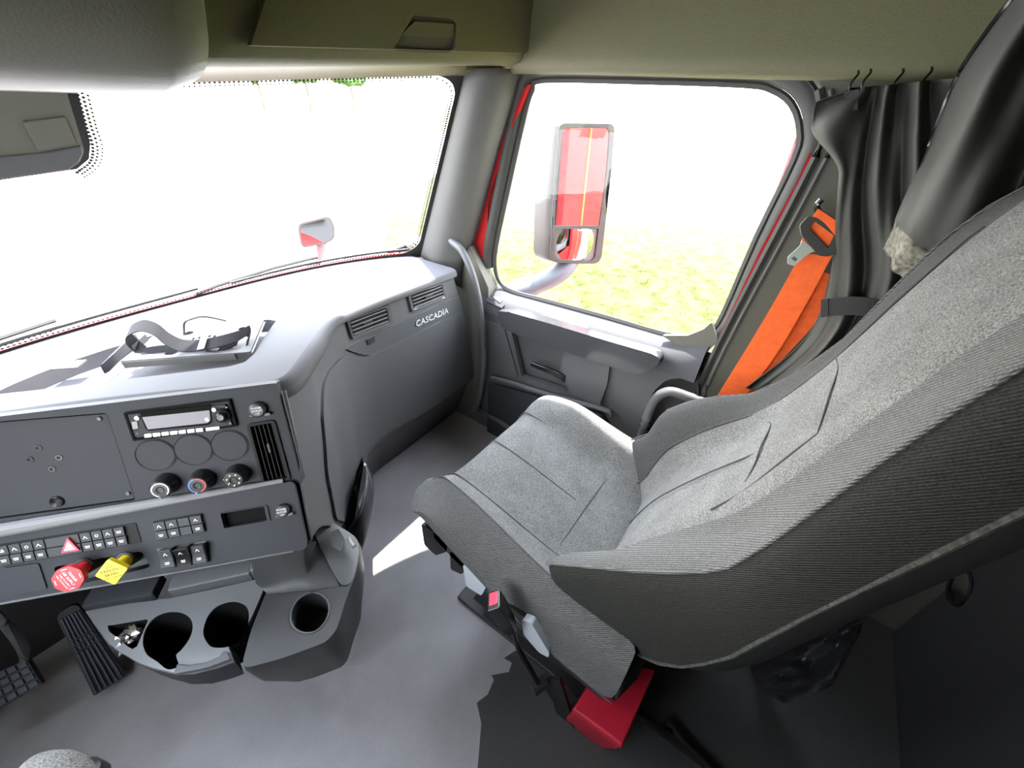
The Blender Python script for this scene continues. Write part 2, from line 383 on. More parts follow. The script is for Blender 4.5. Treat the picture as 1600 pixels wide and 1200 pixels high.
# firewall: upright behind the dashboard, toe board sloping to it
fwp = [(-.05, 1.47), (.12, 1.5), (.55, 1.53), (.80, 1.535), (.885, 1.545), (.885, 1.56), (.70, 1.66), (-.05, 1.66)]
struct('wall_front', loft([[(x, y, z) for y, z in fwp] for x in (-1.04, 1.04)]) if False else loft([[(x, p[1], p[0]) for p in fwp] for x in (-1.04, 1.04)]), 'dark', smooth=None)
LEFT_OPEN = True
hole_l = round_poly([(.86, .80), (.74, 1.44), (.24, 1.44), (.14, 1.36), (.16, .90), (.32, .82)], .06)  # unseen driver window, opening cut down to set the light in the cab
struct('wall_left', G().add(*prism([(-1.92, -.04), (1.5, -.04), (1.5, .9), (1.1, 1.55), (1.0, 2.0), (-1.92, 2.0)], -1.05, -1.0, [hole_l] if LEFT_OPEN else []), YZ), 'trimdark', smooth=None)
# sleeper side behind the curtain and the kick panel ahead of the door
struct('wall_right', G().add(*prism([(-1.92, -.04), (-.12, -.04), (-.12, 1.56), (.0, 2.0), (-1.92, 2.0)], .97, 1.05), YZ), 'trimdark', smooth=None)
kp = [(1.02, -.04), (1.60, -.04), (1.60, .92), (1.36, .92), (1.14, .96), (1.04, .80)]
tag(obj('trim_1', G().add(*prism(kp, .93, 1.0), YZ), 'trimdark', bevel=.004), kind='structure')

# windshield: curved glass with black edge band, header and pillars around it
NX = 33; XS = [-.845+1.69*i/(NX-1) for i in range(NX)]
def ws(x, t): return Vector((x*(1-.035*0*t), yb(x)+(yt(x)-yb(x))*t, ZB+(zt(x)-ZB)*t))
win = tag(obj('window_1', loft([[ws(x, j/8)+Vector((0, .012, .0)) for x in XS] for j in range(9)], False, False), 'glass', smooth=180), 'windshield glass above the dashboard', kind='structure')
# black band printed on the glass, open in the middle
def wsuv(x, t, o=.004): return ws(x, t)+Vector((0, o, 0))
inner = []
def band_pts(dx, dt0, dt1, r):
    return round_poly([(-.845+dx, dt0), (.845-dx, dt0), (.845-dx, 1-dt1), (-.845+dx, 1-dt1)], r, 8)
def dense(poly, k):
    o = []
    for i, p in enumerate(poly):
        q = poly[(i+1) % len(poly)]; n = max(1, int(max(abs(q[0]-p[0]), abs(q[1]-p[1]))*k))
        o += [(p[0]+(q[0]-p[0])*j/n, p[1]+(q[1]-p[1])*j/n) for j in range(n)]
    return o
bin_ = dense(band_pts(.026, .030, .018, .10), 30); bout = dense(band_pts(0, 0, 0, .001), 30)
v, F = tri_fill(bout, [bin_])
g = G().add([wsuv(p.x, p.y) for p in v], F)
obj('glass_band', g, 'frit', win, smooth=180)
g = G()
def dot(x, t, r):
    p = [(x+math.cos(a)*r, t+math.sin(a)*r/.75) for a in (0, 1.05, 2.1, 3.15, 4.2, 5.25)]
    g.add([wsuv(*q) for q in p], [tuple(range(6))])
dd = dense(band_pts(.032, .038, .026, .10), 95)
for i, p in enumerate(dd): dot(*p, .0038)
dd = dense(band_pts(.040, .048, .036, .10), 95)
for i, p in enumerate(dd): dot(p[0], p[1], .0026)
tag(obj('band_dots', g, 'frit', win, smooth=None), kind='stuff')

# header between overhead cabinet and glass
XH = [-.95+1.9*i/28 for i in range(29)]
hr = [[(x, .90, zt(x)+.026) for x in XH], [(x, .93, zt(x)+.016) for x in XH], [(x, yt(x)*.5+.5, zt(x)+.012) for x in XH], [(x, yt(x)-.02, zt(x)+.0) for x in XH], [(x, yt(x)+.01, zt(x)-.012) for x in XH], [(x, yt(x)+.03, zt(x)+.03) for x in XH]]
tag(obj('trim_2', loft(hr, False, False), 'trim', smooth=60, solid=.006), kind='structure')

# windshield pillar: from glass edge to door edge
ge = smooth_path([ws(.845, t)+Vector((-.012, -.004, 0)) for t in (0, .2, .4, .6, .8, 1)], 4)
de = smooth_path([at_x(x, y, .935) for x, y in ((722, 450), (727, 405), (748, 320), (772, 225), (793, 150), (803, 108))], 4)
rr = []
for a, b in zip(ge, de):
    m1 = a.lerp(b, .35)+Vector((-.022, -.018, 0)); m2 = a.lerp(b, .75)+Vector((-.016, -.018, 0))
    rr.append(smooth_path([a+Vector((.004, .02, 0)), a, m1, m2, b, b+Vector((.05, -.004, 0))], 3))
tag(obj('trim_3', loft(rr, False, False), 'pillar', smooth=180, solid=.004), kind='structure')

# ================================================================== PASSENGER DOOR
door = thing('door_1', 'grey passenger door with large window and pull bar', None, (.98, .6, 0), kind='structure')
XG = 1.0
glass_px = [(850, 128), (1000, 130), (1160, 135), (1205, 143), (1235, 165), (1247, 205), (1238, 250), (1180, 370), (1128, 490), (1110, 514), (1085, 522), (1040, 520), (950, 494), (850, 467), (805, 455), (783, 442), (775, 418), (777, 385), (795, 300), (822, 180), (834, 142)]
hole = [(p.x, p.y) for p in smooth_path([(a, b, 0) for a, b in yz(glass_px, XG)], 3, True)]
cy = sum(p[0] for p in hole)/len(hole); cz = sum(p[1] for p in hole)/len(hole)
def grow(poly, d):
    o = []; n = len(poly)
    ar = sum(poly[i][0]*poly[(i+1) % n][1]-poly[(i+1) % n][0]*poly[i][1] for i in range(n))
    sgn = 1 if ar > 0 else -1
    for i in range(n):
        a = Vector(poly[i-1]); b = Vector(poly[(i+1) % n]); t = (b-a).normalized(); nn = Vector((t.y, -t.x))*sgn
        o.append((poly[i][0]+nn.x*d, poly[i][1]+nn.y*d))
    return o
obj('window_glass', G().add(*prism(grow(hole, .012), 1.006, 1.010), YZ), 'glass', door, smooth=None)
def frame_strip(name, prof, m, sel=None, closed=True):
    """profile list of (grow, X) swept round the window outline"""
    loops = [[(X, p[0], p[1]) for p in grow(hole, d)] for d, X in prof]
    n = len(hole); v = [p for lp in loops for p in lp]; f = []
    for i in range(len(loops)-1):
        for j in range(n):
            if sel and not sel(j): continue
            a = i*n+j; b = i*n+(j+1) % n; f.append((a, b, b+n, a+n))
    return obj(name, (v, f), m, door, smooth=50)
frame_strip('window_seal', [(-.003, 1.004), (-.004, .996), (.006, .990), (.012, .994)], 'rubber')
# painted metal frame of the door seen round the glass (not below it)
frame_strip('window_frame', [(.012, .996), (.018, .975), (.036, .966), (.048, .970), (.050, 1.02)], 'rubber', lambda j: j < 29 or j > 47)
def strip(name, pxs, X, wid, m, parent=None, th=.006):
    pts = smooth_path([Vector((X, *p)) for p in yz(pxs, X)], 3)
    return obj(name, ribbon([(p.x, p.y, p.z) for p in pts], [(0, wid, .0)]*len(pts), th), m, parent)
# red body edge that shows beyond the frame on both sides
obj('painted_edge', G().add(*prism(yz([(1264, 240), (1269, 236), (1264, 262), (1197, 392), (1133, 530), (1122, 528), (1188, 391), (1247, 280)], .968), .966, 1.0), YZ), 'red', door)
obj('painted_edge', G().add(*prism(yz([(826, 132), (800, 200), (763, 314), (760, 430), (730, 425), (730, 385), (742, 325), (776, 242), (818, 140)], .972), .970, 1.0), YZ), 'red', door)

# sill and inner face. Y stations from rear to front; sill height follows the glass edge
lowpx = [(1118, 519), (1085, 524), (1040, 523), (950, 497), (850, 470), (805, 458), (778, 447), (762, 440)]
wt = sorted([(p[0], p[1]) for p in yz(lowpx, XG)])
ipx = [(1118, 596), (1033, 566), (960, 540), (880, 514), (800, 490), (770, 480), (752, 474)]
it = sorted([(p[0], p[1]) for p in yz(ipx, .92)])
Y0, Y1 = .135, 1.10
st = [Y0+(Y1-Y0)*i/40 for i in range(41)]
rings = []
for y in st:
    zw = interp(wt, min(max(y*1.0, wt[0][0]), wt[-1][0]))[0]; zi = interp(it, min(max(y, it[0][0]), it[-1][0]))[0]
    rings.append([(1.012, y, zw-.01), (1.0, y, zw+.002), (.985, y, zw-.006), (.955, y, zw*.78+zi*.22-.006), (.928, y, zw*.45+zi*.55), (.918, y, zi+.01), (.914, y, zi-.006), (.914, y, zi-.03), (.93, y, zi-.04), (1.012, y, zi-.04)])
obj('sill', loft(rings), 'top', door, smooth=50)
face_out = [(.135, -.02), (1.12, -.02), (1.10, .62)]+[(y, interp(it, min(max(y, it[0][0]), it[-1][0]))[0]-.012) for y in reversed(st)]
XF = .925
rec = round_poly(yz([(798, 515), (884, 548), (876, 584), (893, 613), (815, 588)], XF), .012)
notch = round_poly(yz([(985, 760), (1003, 680), (1018, 615), (1042, 592), (1092, 590), (1100, 640), (1100, 760)], XF), .03)
obj('door_panel', G().add(*prism(face_out, XF, .95, [rec, notch]), YZ), 'dash', door, bevel=.004)
obj('recess_back', G().add(*prism(grow(rec, .01), .965, .97), YZ), 'dash', door)
obj('recess_back', G().add(*prism(grow(notch, .01), .975, .98), YZ), 'dark', door)
# lower ledge of the door pocket
lp = smooth_path([at_x(x, y, .90) for x, y in ((768, 590), (800, 598), (860, 617), (945, 640), (955, 650))], 4)
obj('pocket_ledge', tube(lp, .012, 8, .8), 'dash', door)
lp2 = [yz([(768, 596), (948, 648), (975, 700), (760, 700)], .90)]
obj('map_pocket', G().add(*prism(yz([(762, 598), (940, 648), (985, 720), (760, 720)], .905), .90, .93), YZ), 'panel', door, bevel=.008)
# convex cover right of the handle, catching the light
cv = round_poly(yz([(884, 545), (955, 566), (950, 600), (938, 633), (893, 613), (876, 584)], .918), .015)
obj('bulge_cover', G().add(*prism(cv, .908, .93), YZ), 'dash', door, bevel=.009, seg=3)
# moulded seam panel at the front of the door
obj('front_panel', G().add(*prism(round_poly(yz([(757, 500), (788, 512), (810, 590), (765, 582)], .92), .012), .917, .93), YZ), 'dash', door, bevel=.004)
# pull bar: glossy upper, dark underside
a1 = yz([(780, 484), (800, 486), (860, 503), (940, 527), (1020, 550), (1033, 557), (1031, 567), (1012, 580), (990, 582), (930, 562), (850, 535), (787, 512)], .89)
obj('pull_bar', G().add(*prism(round_poly(a1, .012), .876, .925), YZ), 'piano', door, bevel=.010, seg=3)
# pull slot behind the bar
sl_ = [at_x(x, y, .945) for x, y in ((818, 492), (836, 486), (880, 497), (918, 508), (931, 520))]
obj('pull_slot', loft([[p+Vector((-.035, 0, -.012)), p+Vector((.0, 0, .004)), p+Vector((.004, 0, -.006)), p+Vector((-.03, 0, -.03))] for p in sl_]), 'dark', door, bevel=.004)
# inner door handle lever
h0 = at_x(830, 568, .895); h1 = at_x(868, 583, .895); h2 = at_x(884, 592, .91)
hd = obj('door_handle', loft([[p+Vector((0, 0, d)) + Vector((e, 0, 0)) for e, d in ((-.008, k), (.008, k), (.008, -k), (-.008, -k))] for p, k in ((h0, .011), (h0.lerp(h1, .5), .012), (h1, .014), (h2, .017))]), 'black', door, bevel=.004)
obj('handle_pivot', tube([h2+Vector((.0, -.004, -.0)), h2+Vector((.05, -.004, 0))], .016, 12), 'black', hd)
# window switch pad at the front of the sill and lock button at the rear
sp = Frame(at_x(785, 470, .955), (.12, -1, -.05), (-.28, 0, 1))
ps = obj('switch_pad', prism([sp.px(*p) for p in ((757, 462), (786, 459), (797, 470), (784, 484), (760, 474))], .0, .008), 'panel', door, bevel=.002)
obj('window_switch', prism([sp.px(*p) for p in ((769, 468), (779, 463), (792, 468), (781, 477))], .006, .013), 'dash', ps, mx=sp.M, bevel=.002)
ps.matrix_basis = WM[door].inverted() @ sp.M; WM[ps] = sp.M
for ch in ps.children: ch.matrix_basis = Matrix()
lk = at_x(1078, 550, .955)
obj('lock_button', lathe([(0, .018), (.006, .016), (.006, .0), (.011, 0), (.011, -.02), (0, -.02)], 12), 'dash', door, mx=Matrix.Translation(lk))
# sealing corner fin at the rear of the sill
obj('corner_fin', G().add(*prism(round_poly(yz([(1035, 524), (1075, 524), (1100, 514), (1112, 503), (1122, 534), (1098, 556), (1060, 541)], .962), .006), .960, .975), YZ), 'trimdark', door, bevel=.003)
obj('upper_jamb', G().add(*prism(yz([(1240, 112), (1300, 112), (1300, 270), (1266, 262), (1274, 190), (1262, 140)], .998), .994, 1.02), YZ), 'rubber', door)
obj('door_core', G().add(*prism(rect(.14, -.02, 1.12, .60), .985, 1.0), YZ), 'dark', door)

# rear door pillar, floor to roof, with raised edge mouldings
pl = yz([(1262, 112), (1280, 140), (1286, 185), (1275, 245), (1122, 540), (1083, 640), (1060, 760)], .955)
pil = pl+[(pl[-1][0], -.02), (-.30, -.02), (-.30, 1.56), (pl[0][0], 1.56)]
obj('door_jamb', G().add(*prism(rect(-.02, -.04, .155, .79), .986, 1.0), YZ), 'dark', door)
pp = tag(obj('trim_4', G().add(*prism(pil, .945, .985), YZ), 'pillar2', bevel=.008), kind='structure')
for (dx, X, wd) in ((.0, .944, .010), (-.022, .944, .006)):
    q = [Vector((X, y+dx, z)) for y, z in smooth_path([(a, b, 0) for a, b in pl[1:]], 4) and [(p.x, p.y) for p in smooth_path([(a, b, 0) for a, b in pl[1:]], 4)]]
    obj('edge_moulding', tube(q, wd, 6), 'pillar' if dx else 'rubber', pp)

# roof side above the door
rs = []
for i in range(14):
    y = 1.02-1.5*i/13; zb = 1.535-.02*ss(1.0, -.1, y)
    rs.append(smooth_path([(.985, y, zb+.012), (.935, y, zb), (.915, y, zb+.02), (.925, y, zb+.09), (.945, y, zb+.22), (.92, y, zb+.36), (.80, y, 1.962)], 3))
tag(obj('trim_5', loft(rs, False, False), 'trim', smooth=180, solid=.004), kind='structure')

# ================================================================== OVERHEAD
oc = thing('overhead_cabinet', 'grey overhead storage cabinet with lid above the windshield', 'cabinet', (.45, .9, 1.53))
XO = [-.10+1.075*i/16 for i in range(17)]
def zo(x): return zt(x)+.020
prof = [(.99, -.006), (.93, -.012), (.895, .0), (.885, .02), (.883, .06), (.90, .42), (1.0, .44)]
obj('cabinet_body', loft([[(x, y, zo(x)+dz) for y, dz in prof] for x in XO]), 'trim', oc, smooth=60)
FO = Frame((.4, .884, zo(.4)+.04), (1, 0, .062/.85), (0, -1, .03))
lidp = [FO.px(*p) for p in ((386, 72), (400, 73), (815, 83), (822, 78), (852, -20), (852, -60), (425, -60), (415, -20))]
latch = [FO.px(*p) for p in ((608, 76), (640, 24), (700, 29), (708, 36), (706, 74), (699, 80))]
latch = round_poly(latch, .006)
lid = obj('cabinet_lid', prism(lidp, .0, .014, [latch]), 'trim', oc, mx=FO.M, bevel=.005)
obj('latch_recess', prism(grow([tuple(p) for p in latch], .004), -.004, .003), 'trimdark', lid, mx=FO.M)
obj('latch_paddle', prism(round_poly([FO.px(*p) for p in ((622, 55), (643, 34), (704, 38), (704, 59))], .004), .002, .011), 'trim', lid, mx=FO.M, bevel=.003)
oh = thing('overhead_console', 'dark rounded overhead console above the centre of the windshield', 'console', (-.45, .8, 1.46))
rings = []
for i in range(22):
    t = i/21; x = -.98+1.05*t
    k = 1-ss(.80, 1.0, t)*.0; e = ss(.84, 1.0, t)
    z0 = 1.452+.03*e+.14*e**4; y0 = .70+.17*e**2
    rings.append(smooth_path([(x, 1.10, z0+.012), (x, .92, z0-.003), (x, y0+.09, z0+.002), (x, y0+.02, z0+.035), (x, y0, z0+.10), (x, y0+.02, z0+.30), (x, 1.08, 1.93)], 4))
obj('console_shell', loft(rings, True, True), 'trimdark', oh, smooth=70)
vz = obj('sun_visor', G().add(*box(.66, .19, .010, (-.47, 1.03, 1.452))), 'trimdark', oh, bevel=.004)
# sensor box on the glass with its dotted border
def wframe(x, t):
    o = ws(x, t); u = (ws(x+.01, t)-ws(x-.01, t)).normalized(); vv = (ws(x, t+.01)-ws(x, t-.01)).normalized()
    n = u.cross(vv)
    return Frame(o, u, n if n.y < 0 else -n)
WF = wframe(-.15, .9)
def wpx(x, y): return WF.px(x, y)
sb = [WF.px(*p, .03) for p in ((-190, 150), (100, 120), (106, 150), (132, 235), (126, 252), (108, 264), (0, 280), (-180, 305))]
sbx = tag(obj('sensor_housing', prism(round_poly(sb, .004), .012, .03), 'trimdark', mx=WF.M, bevel=.006), 'dark grey sensor housing stuck to top of windshield', 'sensor housing')
obj('sensor_door', prism([WF.px(*p, .034) for p in ((36, 191), (102, 183), (119, 224), (60, 235))], .029, .034), 'trimdark', sbx, mx=WF.M, bevel=.002)
obj('housing_flange', prism([WF.px(*p, .033) for p in ((-185, 262), (60, 240), (128, 228), (131, 240), (124, 254), (108, 266), (0, 281), (-180, 306))], .027, .0335), 'dash', sbx, mx=WF.M, bevel=.003)
obj('border_print', prism(round_poly([wpx(*p) for p in ((-190, 140), (113, 110), (141, 225), (139, 248), (120, 264), (0, 281), (-180, 307))], .004), -.004, .001), 'frit', sbx, mx=WF.M)
g = G()
ed = [(112, 130), (122, 165), (131, 197), (141, 228), (138, 251), (120, 266)]
ep = [Vector((*wpx(*p), 0)) for p in ed]
for k in range(1, 4):
    pth = smooth_path(ep, 5)
    for i, p in enumerate(pth):
        t = (pth[min(i+1, len(pth)-1)]-pth[max(0, i-1)]).normalized(); nn = Vector((-t.y, t.x, 0))
        q = p+nn*(.0075*k-.004)+t*(.004 if k % 2 else 0)
        if nn.x < 0: q = p-nn*(.0075*k-.004)+t*(.004 if k % 2 else 0)
        r = .0042-.0006*k; g.add([(q.x+math.cos(a)*r, q.y+math.sin(a)*r, .0) for a in (0, 1.05, 2.1, 3.15, 4.2, 5.25)], [tuple(range(6))])
tag(obj('border_dots', g, 'frit', sbx, mx=WF.M, smooth=None), kind='stuff')
# ================================================================== DASHBOARD
dash = thing('dashboard', 'grey wraparound truck dashboard with controls and passenger side panel', 'dashboard', (0, 1.1, 0))
_a, _t = R(38), R(20)
U0 = Vector((math.cos(_a), -math.sin(_a), 0)); H0 = Vector((-math.sin(_a), -math.cos(_a), 0))
FA = Frame((-.235, .885, .915), U0, H0*math.cos(_t)+Vector((0, 0, math.sin(_t))))
_t2 = R(30)
FB = Frame(FA.at(0, -.172, .010), U0, H0*math.cos(_t2)+Vector((0, 0, math.sin(_t2))))
def zpad(x, y):
    zl = .95-.05*ss(.0, .36, x)
    return .905+(zl-.905)*(1-ss(.85, 1.5, y))
lipc = [(-1.02, 1.38), (-.80, 1.33), (-.62, 1.30), (-.43, 1.150), (-.26, .992), (-.108, .842), (-.082, .825), (-.056, .822), (-.028, .836), (.018, .875), (.08, .935), (.146, 1.005), (.215, 1.06), (.30, 1.09), (.40, 1.10), (.55, 1.10), (.70, 1.10), (.775, 1.102), (.797, 1.112), (.805, 1.14)]
lipp = [(p.x, p.y) for p in smooth_path([(x, y, 0) for x, y in lipc], 4)]
frontp = [(x, yb(x)+.014) for x in [(.80-1.82*i/30) for i in range(31)]]
trayp = [(at_z(x, y, .936).x, at_z(x, y, .936).y) for x, y in ((-25, 606), (10, 588), (45, 573), (100, 551), (160, 532), (230, 512), (300, 501), (360, 496), (418, 493), (430, 496), (415, 525), (398, 560), (385, 572), (360, 579), (280, 586), (200, 592), (100, 599))]
outer = lipp+frontp
ext = [(-1+.055*i, .82+.055*j) for i in range(33) for j in range(15)]
ext = [p for p in ext if inside(p, outer) and not inside(p, trayp)]
v, F = tri_fill(outer, [trayp], ext)
g = G().add([(p.x, p.y, zpad(p.x, p.y)) for p in v], F)
L_ = []
n = len(lipp)
for i, p in enumerate(lipp):
    t = (Vector(lipp[min(i+1, n-1)])-Vector(lipp[max(i-1, 0)])).normalized(); o = Vector((t.y, -t.x)); z = zpad(*p)
    kq = 1-.42*ss(.05, .25, p[0]); kd = 1-.45*ss(.05, .25, p[0])
    L_.append([(p[0]+o.x*d*kd, p[1]+o.y*d*kd, z+e*kq) for d, e in ((0, 0), (.008, -.002), (.015, -.007), (.019, -.013), (.021, -.020), (.024, -.036), (.021, -.043), (.004, -.046), (-.03, -.046))])
g.add(*loft([r[:5] for r in L_], False, False))
nf = len(frontp); g.add([(x, y, zpad(x, y)) for x, y in frontp]+[(x, y, .80) for x, y in frontp], [(i, i+1, i+1+nf, i+nf) for i in range(nf-1)])
g.add([(x, y, .884) for x, y in frontp]+[(x, 1.60, .884) for x, y in frontp], [(i, i+1, i+1+nf, i+nf) for i in range(nf-1)])
obj('top_pad', g, 'top', dash, smooth=60)
obj('pad_edge_shaded', loft([r[4:] for r in L_], False, False), 'dash', dash, smooth=60)  # same pad, darker plastic stands in for shade on its rear face
# storage tray sunk in the pad: walls, floor and divider
TZ = -.034
g = G(); m = len(trayp)
tin = grow(trayp, -.010)
g.add([(x, y, zpad(x, y)) for x, y in trayp]+[(x, y, zpad(x, y)+TZ) for x, y in tin], [(i, (i+1) % m, (i+1) % m+m, i+m) for i in range(m)])
v, F = tri_fill(tin); g.add([(p.x, p.y, zpad(p.x, p.y)+TZ) for p in v], F)
tray = obj('storage_tray', g, 'top', dash, smooth=40)
d0 = at_z(212, 528, .93); d1 = at_z(163, 576, .925)
obj('tray_divider', loft([[p+Vector((0, 0, -.012))+Vector((s, s*.5, 0)) for s in (-.006, .006)]+[p+Vector((s, s*.5, .012)) for s in (.004, -.004)] for p in (d0, d1)]), 'top', tray, bevel=.002)
mq = [at_z(x, y, .919) for x, y in ((80, 579), (96, 567), (137, 564), (122, 576))]
obj('rubber_pad', G().add(*loft([[p for p in mq], [p+Vector((0, 0, .004)) for p in mq]])), 'mirrorshell', tray)

# ---- upper control panel
pA = [FA.px(*p) for p in ((435, 596), (466, 762), (0, 828))]
ptop = .050; pl0 = -.62
plate = round_poly([FA.px(*p) for p in ((-120, 668), (167, 645), (212, 782), (-120, 828))], .008)
plate = [(max(a, pl0+.02), b) for a, b in plate]
ventp = round_poly([FA.px(*p) for p in ((388, 664), (428, 657), (453, 748), (412, 755))], .006)
pan = [(pl0, ptop), (.178, ptop), (.184, -.185), (pl0, -.185)]
upper = obj('control_panel', prism(round_poly(pan, .004), -.03, 0, [plate, ventp]), 'panel', dash, mx=FA.M, bevel=.002)
# recessed plain plate with screws and drilled holes
bp = obj('blanking_plate', prism(grow(plate, -.003) if True else plate, -.02, -.004), 'panel', dash, mx=FA.M, bevel=.0015)
scr = lathe([(0, .0025), (.003, .0025), (.0045, .0), (.0045, -.004), (0, -.004)], 10)
rim = lathe([(.0035, .001), (.0055, .001), (.006, -.003), (.0035, -.003)], 10)
for x, y in ((154, 655), (199, 772)): obj('screw', scr, 'dash', bp, mx=FA.T(*FA.px(x, y), -.003))
for x, y in ((57, 701), (44, 719), (90, 716), (79, 734)): obj('drilled_hole', rim, 'black', bp, mx=FA.T(*FA.px(x, y), -.0035))
obj('grommet', lathe([(.004, .0), (.010, .003), (.012, .0), (.012, -.006), (.004, -.006)], 20), 'black', bp, mx=FA.T(*FA.px(87, 785), -.003))
# three round gauge blanks
for x, y in ((244, 711), (303, 702.5), (359.5, 696)):
    c = FA.px(x, y); r = .0325
    obj('gauge_blank', lathe([(0, .0012), (r-.001, .0012), (r, .0002), (r+.0006, -.0015), (r+.0014, .0004), (r+.0022, .0009), (r+.003, -.001)], 40), 'panel', dash, mx=FA.T(*c, .0005), smooth=25)
# centre air vent, slats upright
fv = obj('centre_vent', prism(grow(ventp, .003), -.002, .004, [grow(ventp, -.004)]), 'matteblack', dash, mx=FA.M, bevel=.0015)
obj('vent_cavity', prism(grow(ventp, .002), -.032, -.027), 'black', fv, mx=FA.M)
vb = [Vector(FA.px(*p)) for p in ((388, 664), (428, 657), (453, 748), (412, 755))]
for k in range(5):
    t = (k+.9)/6.0; a = vb[0].lerp(vb[1], t+.04); b = vb[3].lerp(vb[2], t+.04)
    a, b = a.lerp(b, .04), a.lerp(b, .96)
    obj('vent_slat', loft([[(p.x-.0012, p.y, -.022), (p.x+.0012, p.y, -.022), (p.x+.0014, p.y, -.001), (p.x-.0004, p.y, -.001)] for p in (a, b)]), 'matteblack', fv, mx=FA.M)
a = vb[0].lerp(vb[1], .56).lerp(vb[3].lerp(vb[2], .56), .42)
obj('vent_tab', G().add(*box(.006, .022, .010, (a.x, a.y, .0))), 'dark', fv, mx=FA.M, bevel=.002)
# climate knobs
def knob(x, y, kind, label):
    c = FA.px(x, y, .030); mx = FA.T(c[0], c[1], 0)
    k = tag(obj('climate_knob', lathe([(0, .0285), (.0055, .0285), (.0075, .030), (.0165, .030), (.0185, .0285), (.0195, .024), (.0215, .004), (.0235, .001), (.0235, -.002)], 40), 'black', dash, mx=mx), label)
    obj('thumb_dimple', lathe([(0, .0275), (.004, .028), (.0062, .0302)], 24), 'dash', k, mx=mx)
    def arc(r0, r1, a0, a1, m, nm):
        n = 24; pts = [(r1*math.cos(a0+(a1-a0)*i/n), r1*math.sin(a0+(a1-a0)*i/n)) for i in range(n+1)]+[(r0*math.cos(a1+(a0-a1)*i/n), r0*math.sin(a1+(a0-a1)*i/n)) for i in range(n+1)]
        obj(nm, prism(pts, .0300, .0305), m, k, mx=mx, smooth=None)
    if kind == 0: arc(.0132, .0150, R(-50), R(250), 'white', 'dial_arc')
    if kind == 1: arc(.0132, .0155, R(100), R(262), 'pblue', 'cold_arc'); arc(.0132, .0155, R(-75), R(98), 'pred', 'hot_arc')
    if kind == 2:
        for j in range(7):
            q = R(60+j*51.4); cx, cy = .0118*math.cos(q), .0118*math.sin(q)
            gg = G().add(*prism(rect(cx-.0012, cy-.0016, cx+.0004, cy+.0010), .0300, .0305)).add(*prism(circle(cx+.0013, cy+.0012, .0009, 8), .0300, .0305))
            obj('mode_mark', gg, 'white', k, mx=mx, smooth=None)
    obj('centre_mark', prism(circle(0, .0012, .0016, 10), .0279, .0284, [circle(0, .0012, .0009, 8)]), 'white', k, mx=mx, smooth=None)
    q = R({0: 255, 1: 250, 2: 165}[kind]); obj('pointer_mark', prism(circle(.0175*math.cos(q), .0175*math.sin(q), .0010, 8), .0290, .0298), 'white', k, mx=mx, smooth=None)
knob(250, 766, 0, 'black fan knob with a white ring')
knob(308, 759, 1, 'black temperature knob with blue and red arcs')
knob(364.5, 750.5, 2, 'black air mode knob with small white marks')
def outlet(F, x, y, r):
    mx = F.T(*F.px(x, y, .008), 0)
    o = obj('outlet_cap', lathe([(0, .0125), (r*.72, .0125), (r*.92, .010), (r, .005), (r, 0), (r+.002, -.002)], 32), 'dark', dash, mx=mx)
    obj('cap_hinge', G().add(*box(.012, .007, .007, (r*.95, -r*.75, .004))), 'dash', o, mx=mx, bevel=.002)
    obj('cap_tab', G().add(*box(.009, .007, .006, (-r*.85, -r*.70, .004))), 'dark', o, mx=mx, bevel=.002)
    for j, tx in enumerate(('POWER', 'OUTLET', '12V')): text('cap_lettering', tx, .0055, 'white', o, mx @ Matrix.Translation((0, .0055-.006*j, .0127)), .0001)
outlet(FA, 402, 641, .0165)
# panel edge seam strip on its right
e0 = FA.at(.186, .03, -.001); e1 = FA.at(.190, -.175, -.001)
obj('edge_strip', tube([e0, e0.lerp(e1, .5), e1], .0022, 6), 'dark', dash)

# ---- lower control panel, tilted further back
bb = [FB.px(*p) for p in ((480, 768), (482, 858), (0, 945))]
vbot0 = bb[1][1]; vbot1 = bb[2][1]
ur = bb[1][0]
slope = (vbot1-vbot0)/(bb[2][0]-bb[1][0])
def vb_(u): return vbot0+slope*(u-ur)
slot = round_poly([FB.px(*p) for p in ((345, 802), (413, 791), (418, 813), (351, 825))], .003)
knobrec = round_poly([FB.px(*p) for p in ((83, 886), (221, 861), (236, 886), (120, 914), (92, 905))], .008)
outB = round_poly([(pl0-.02, .0), (ur-.006, .0), (ur, vb_(ur)), (pl0-.02, vb_(pl0))], [.001, .012, .02, .001])
lower = obj('lower_panel', prism(outB, -.035, 0, [slot, knobrec]), 'panel', dash, mx=FB.M, bevel=.007, seg=3)
obj('knob_recess', prism(grow(knobrec, .003), -.030, -.020), 'dark', lower, mx=FB.M)
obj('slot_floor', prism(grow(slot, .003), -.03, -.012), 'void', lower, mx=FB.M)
obj('slot_frame', prism(round_poly([FB.px(*p) for p in ((341, 801), (418, 789), (423, 814), (348, 828))], .004), -.002, .0025, [slot]), 'panel', dash, mx=FB.M, bevel=.001)
outlet(FB, 441, 799, .0145)
obj('lower_edge_highlight', tube([FB.at(u, vb_(u)+.002, .001) for u in (pl0, -.3, 0, ur-.03)], .0022, 6), 'dash', lower)  # thin lighter tube standing in for the highlight along the edge
# ridge that joins the two panels
obj('panel_ridge', tube([FB.at(u, .004, -.004) for u in (pl0, -.3, -.12, 0, .15)], [.014, .013, .010, .008, .005], 10), 'satin', dash)  # lighter satin plastic stands in for the highlight on the ridge
# blank square cover
sqp = round_poly([FB.px(*p) for p in ((4, 887), (62, 879), (75, 919), (22, 929))], .005)
obj('square_cover', prism(sqp, -.001, .003), 'panel', dash, mx=FB.M, bevel=.0015)

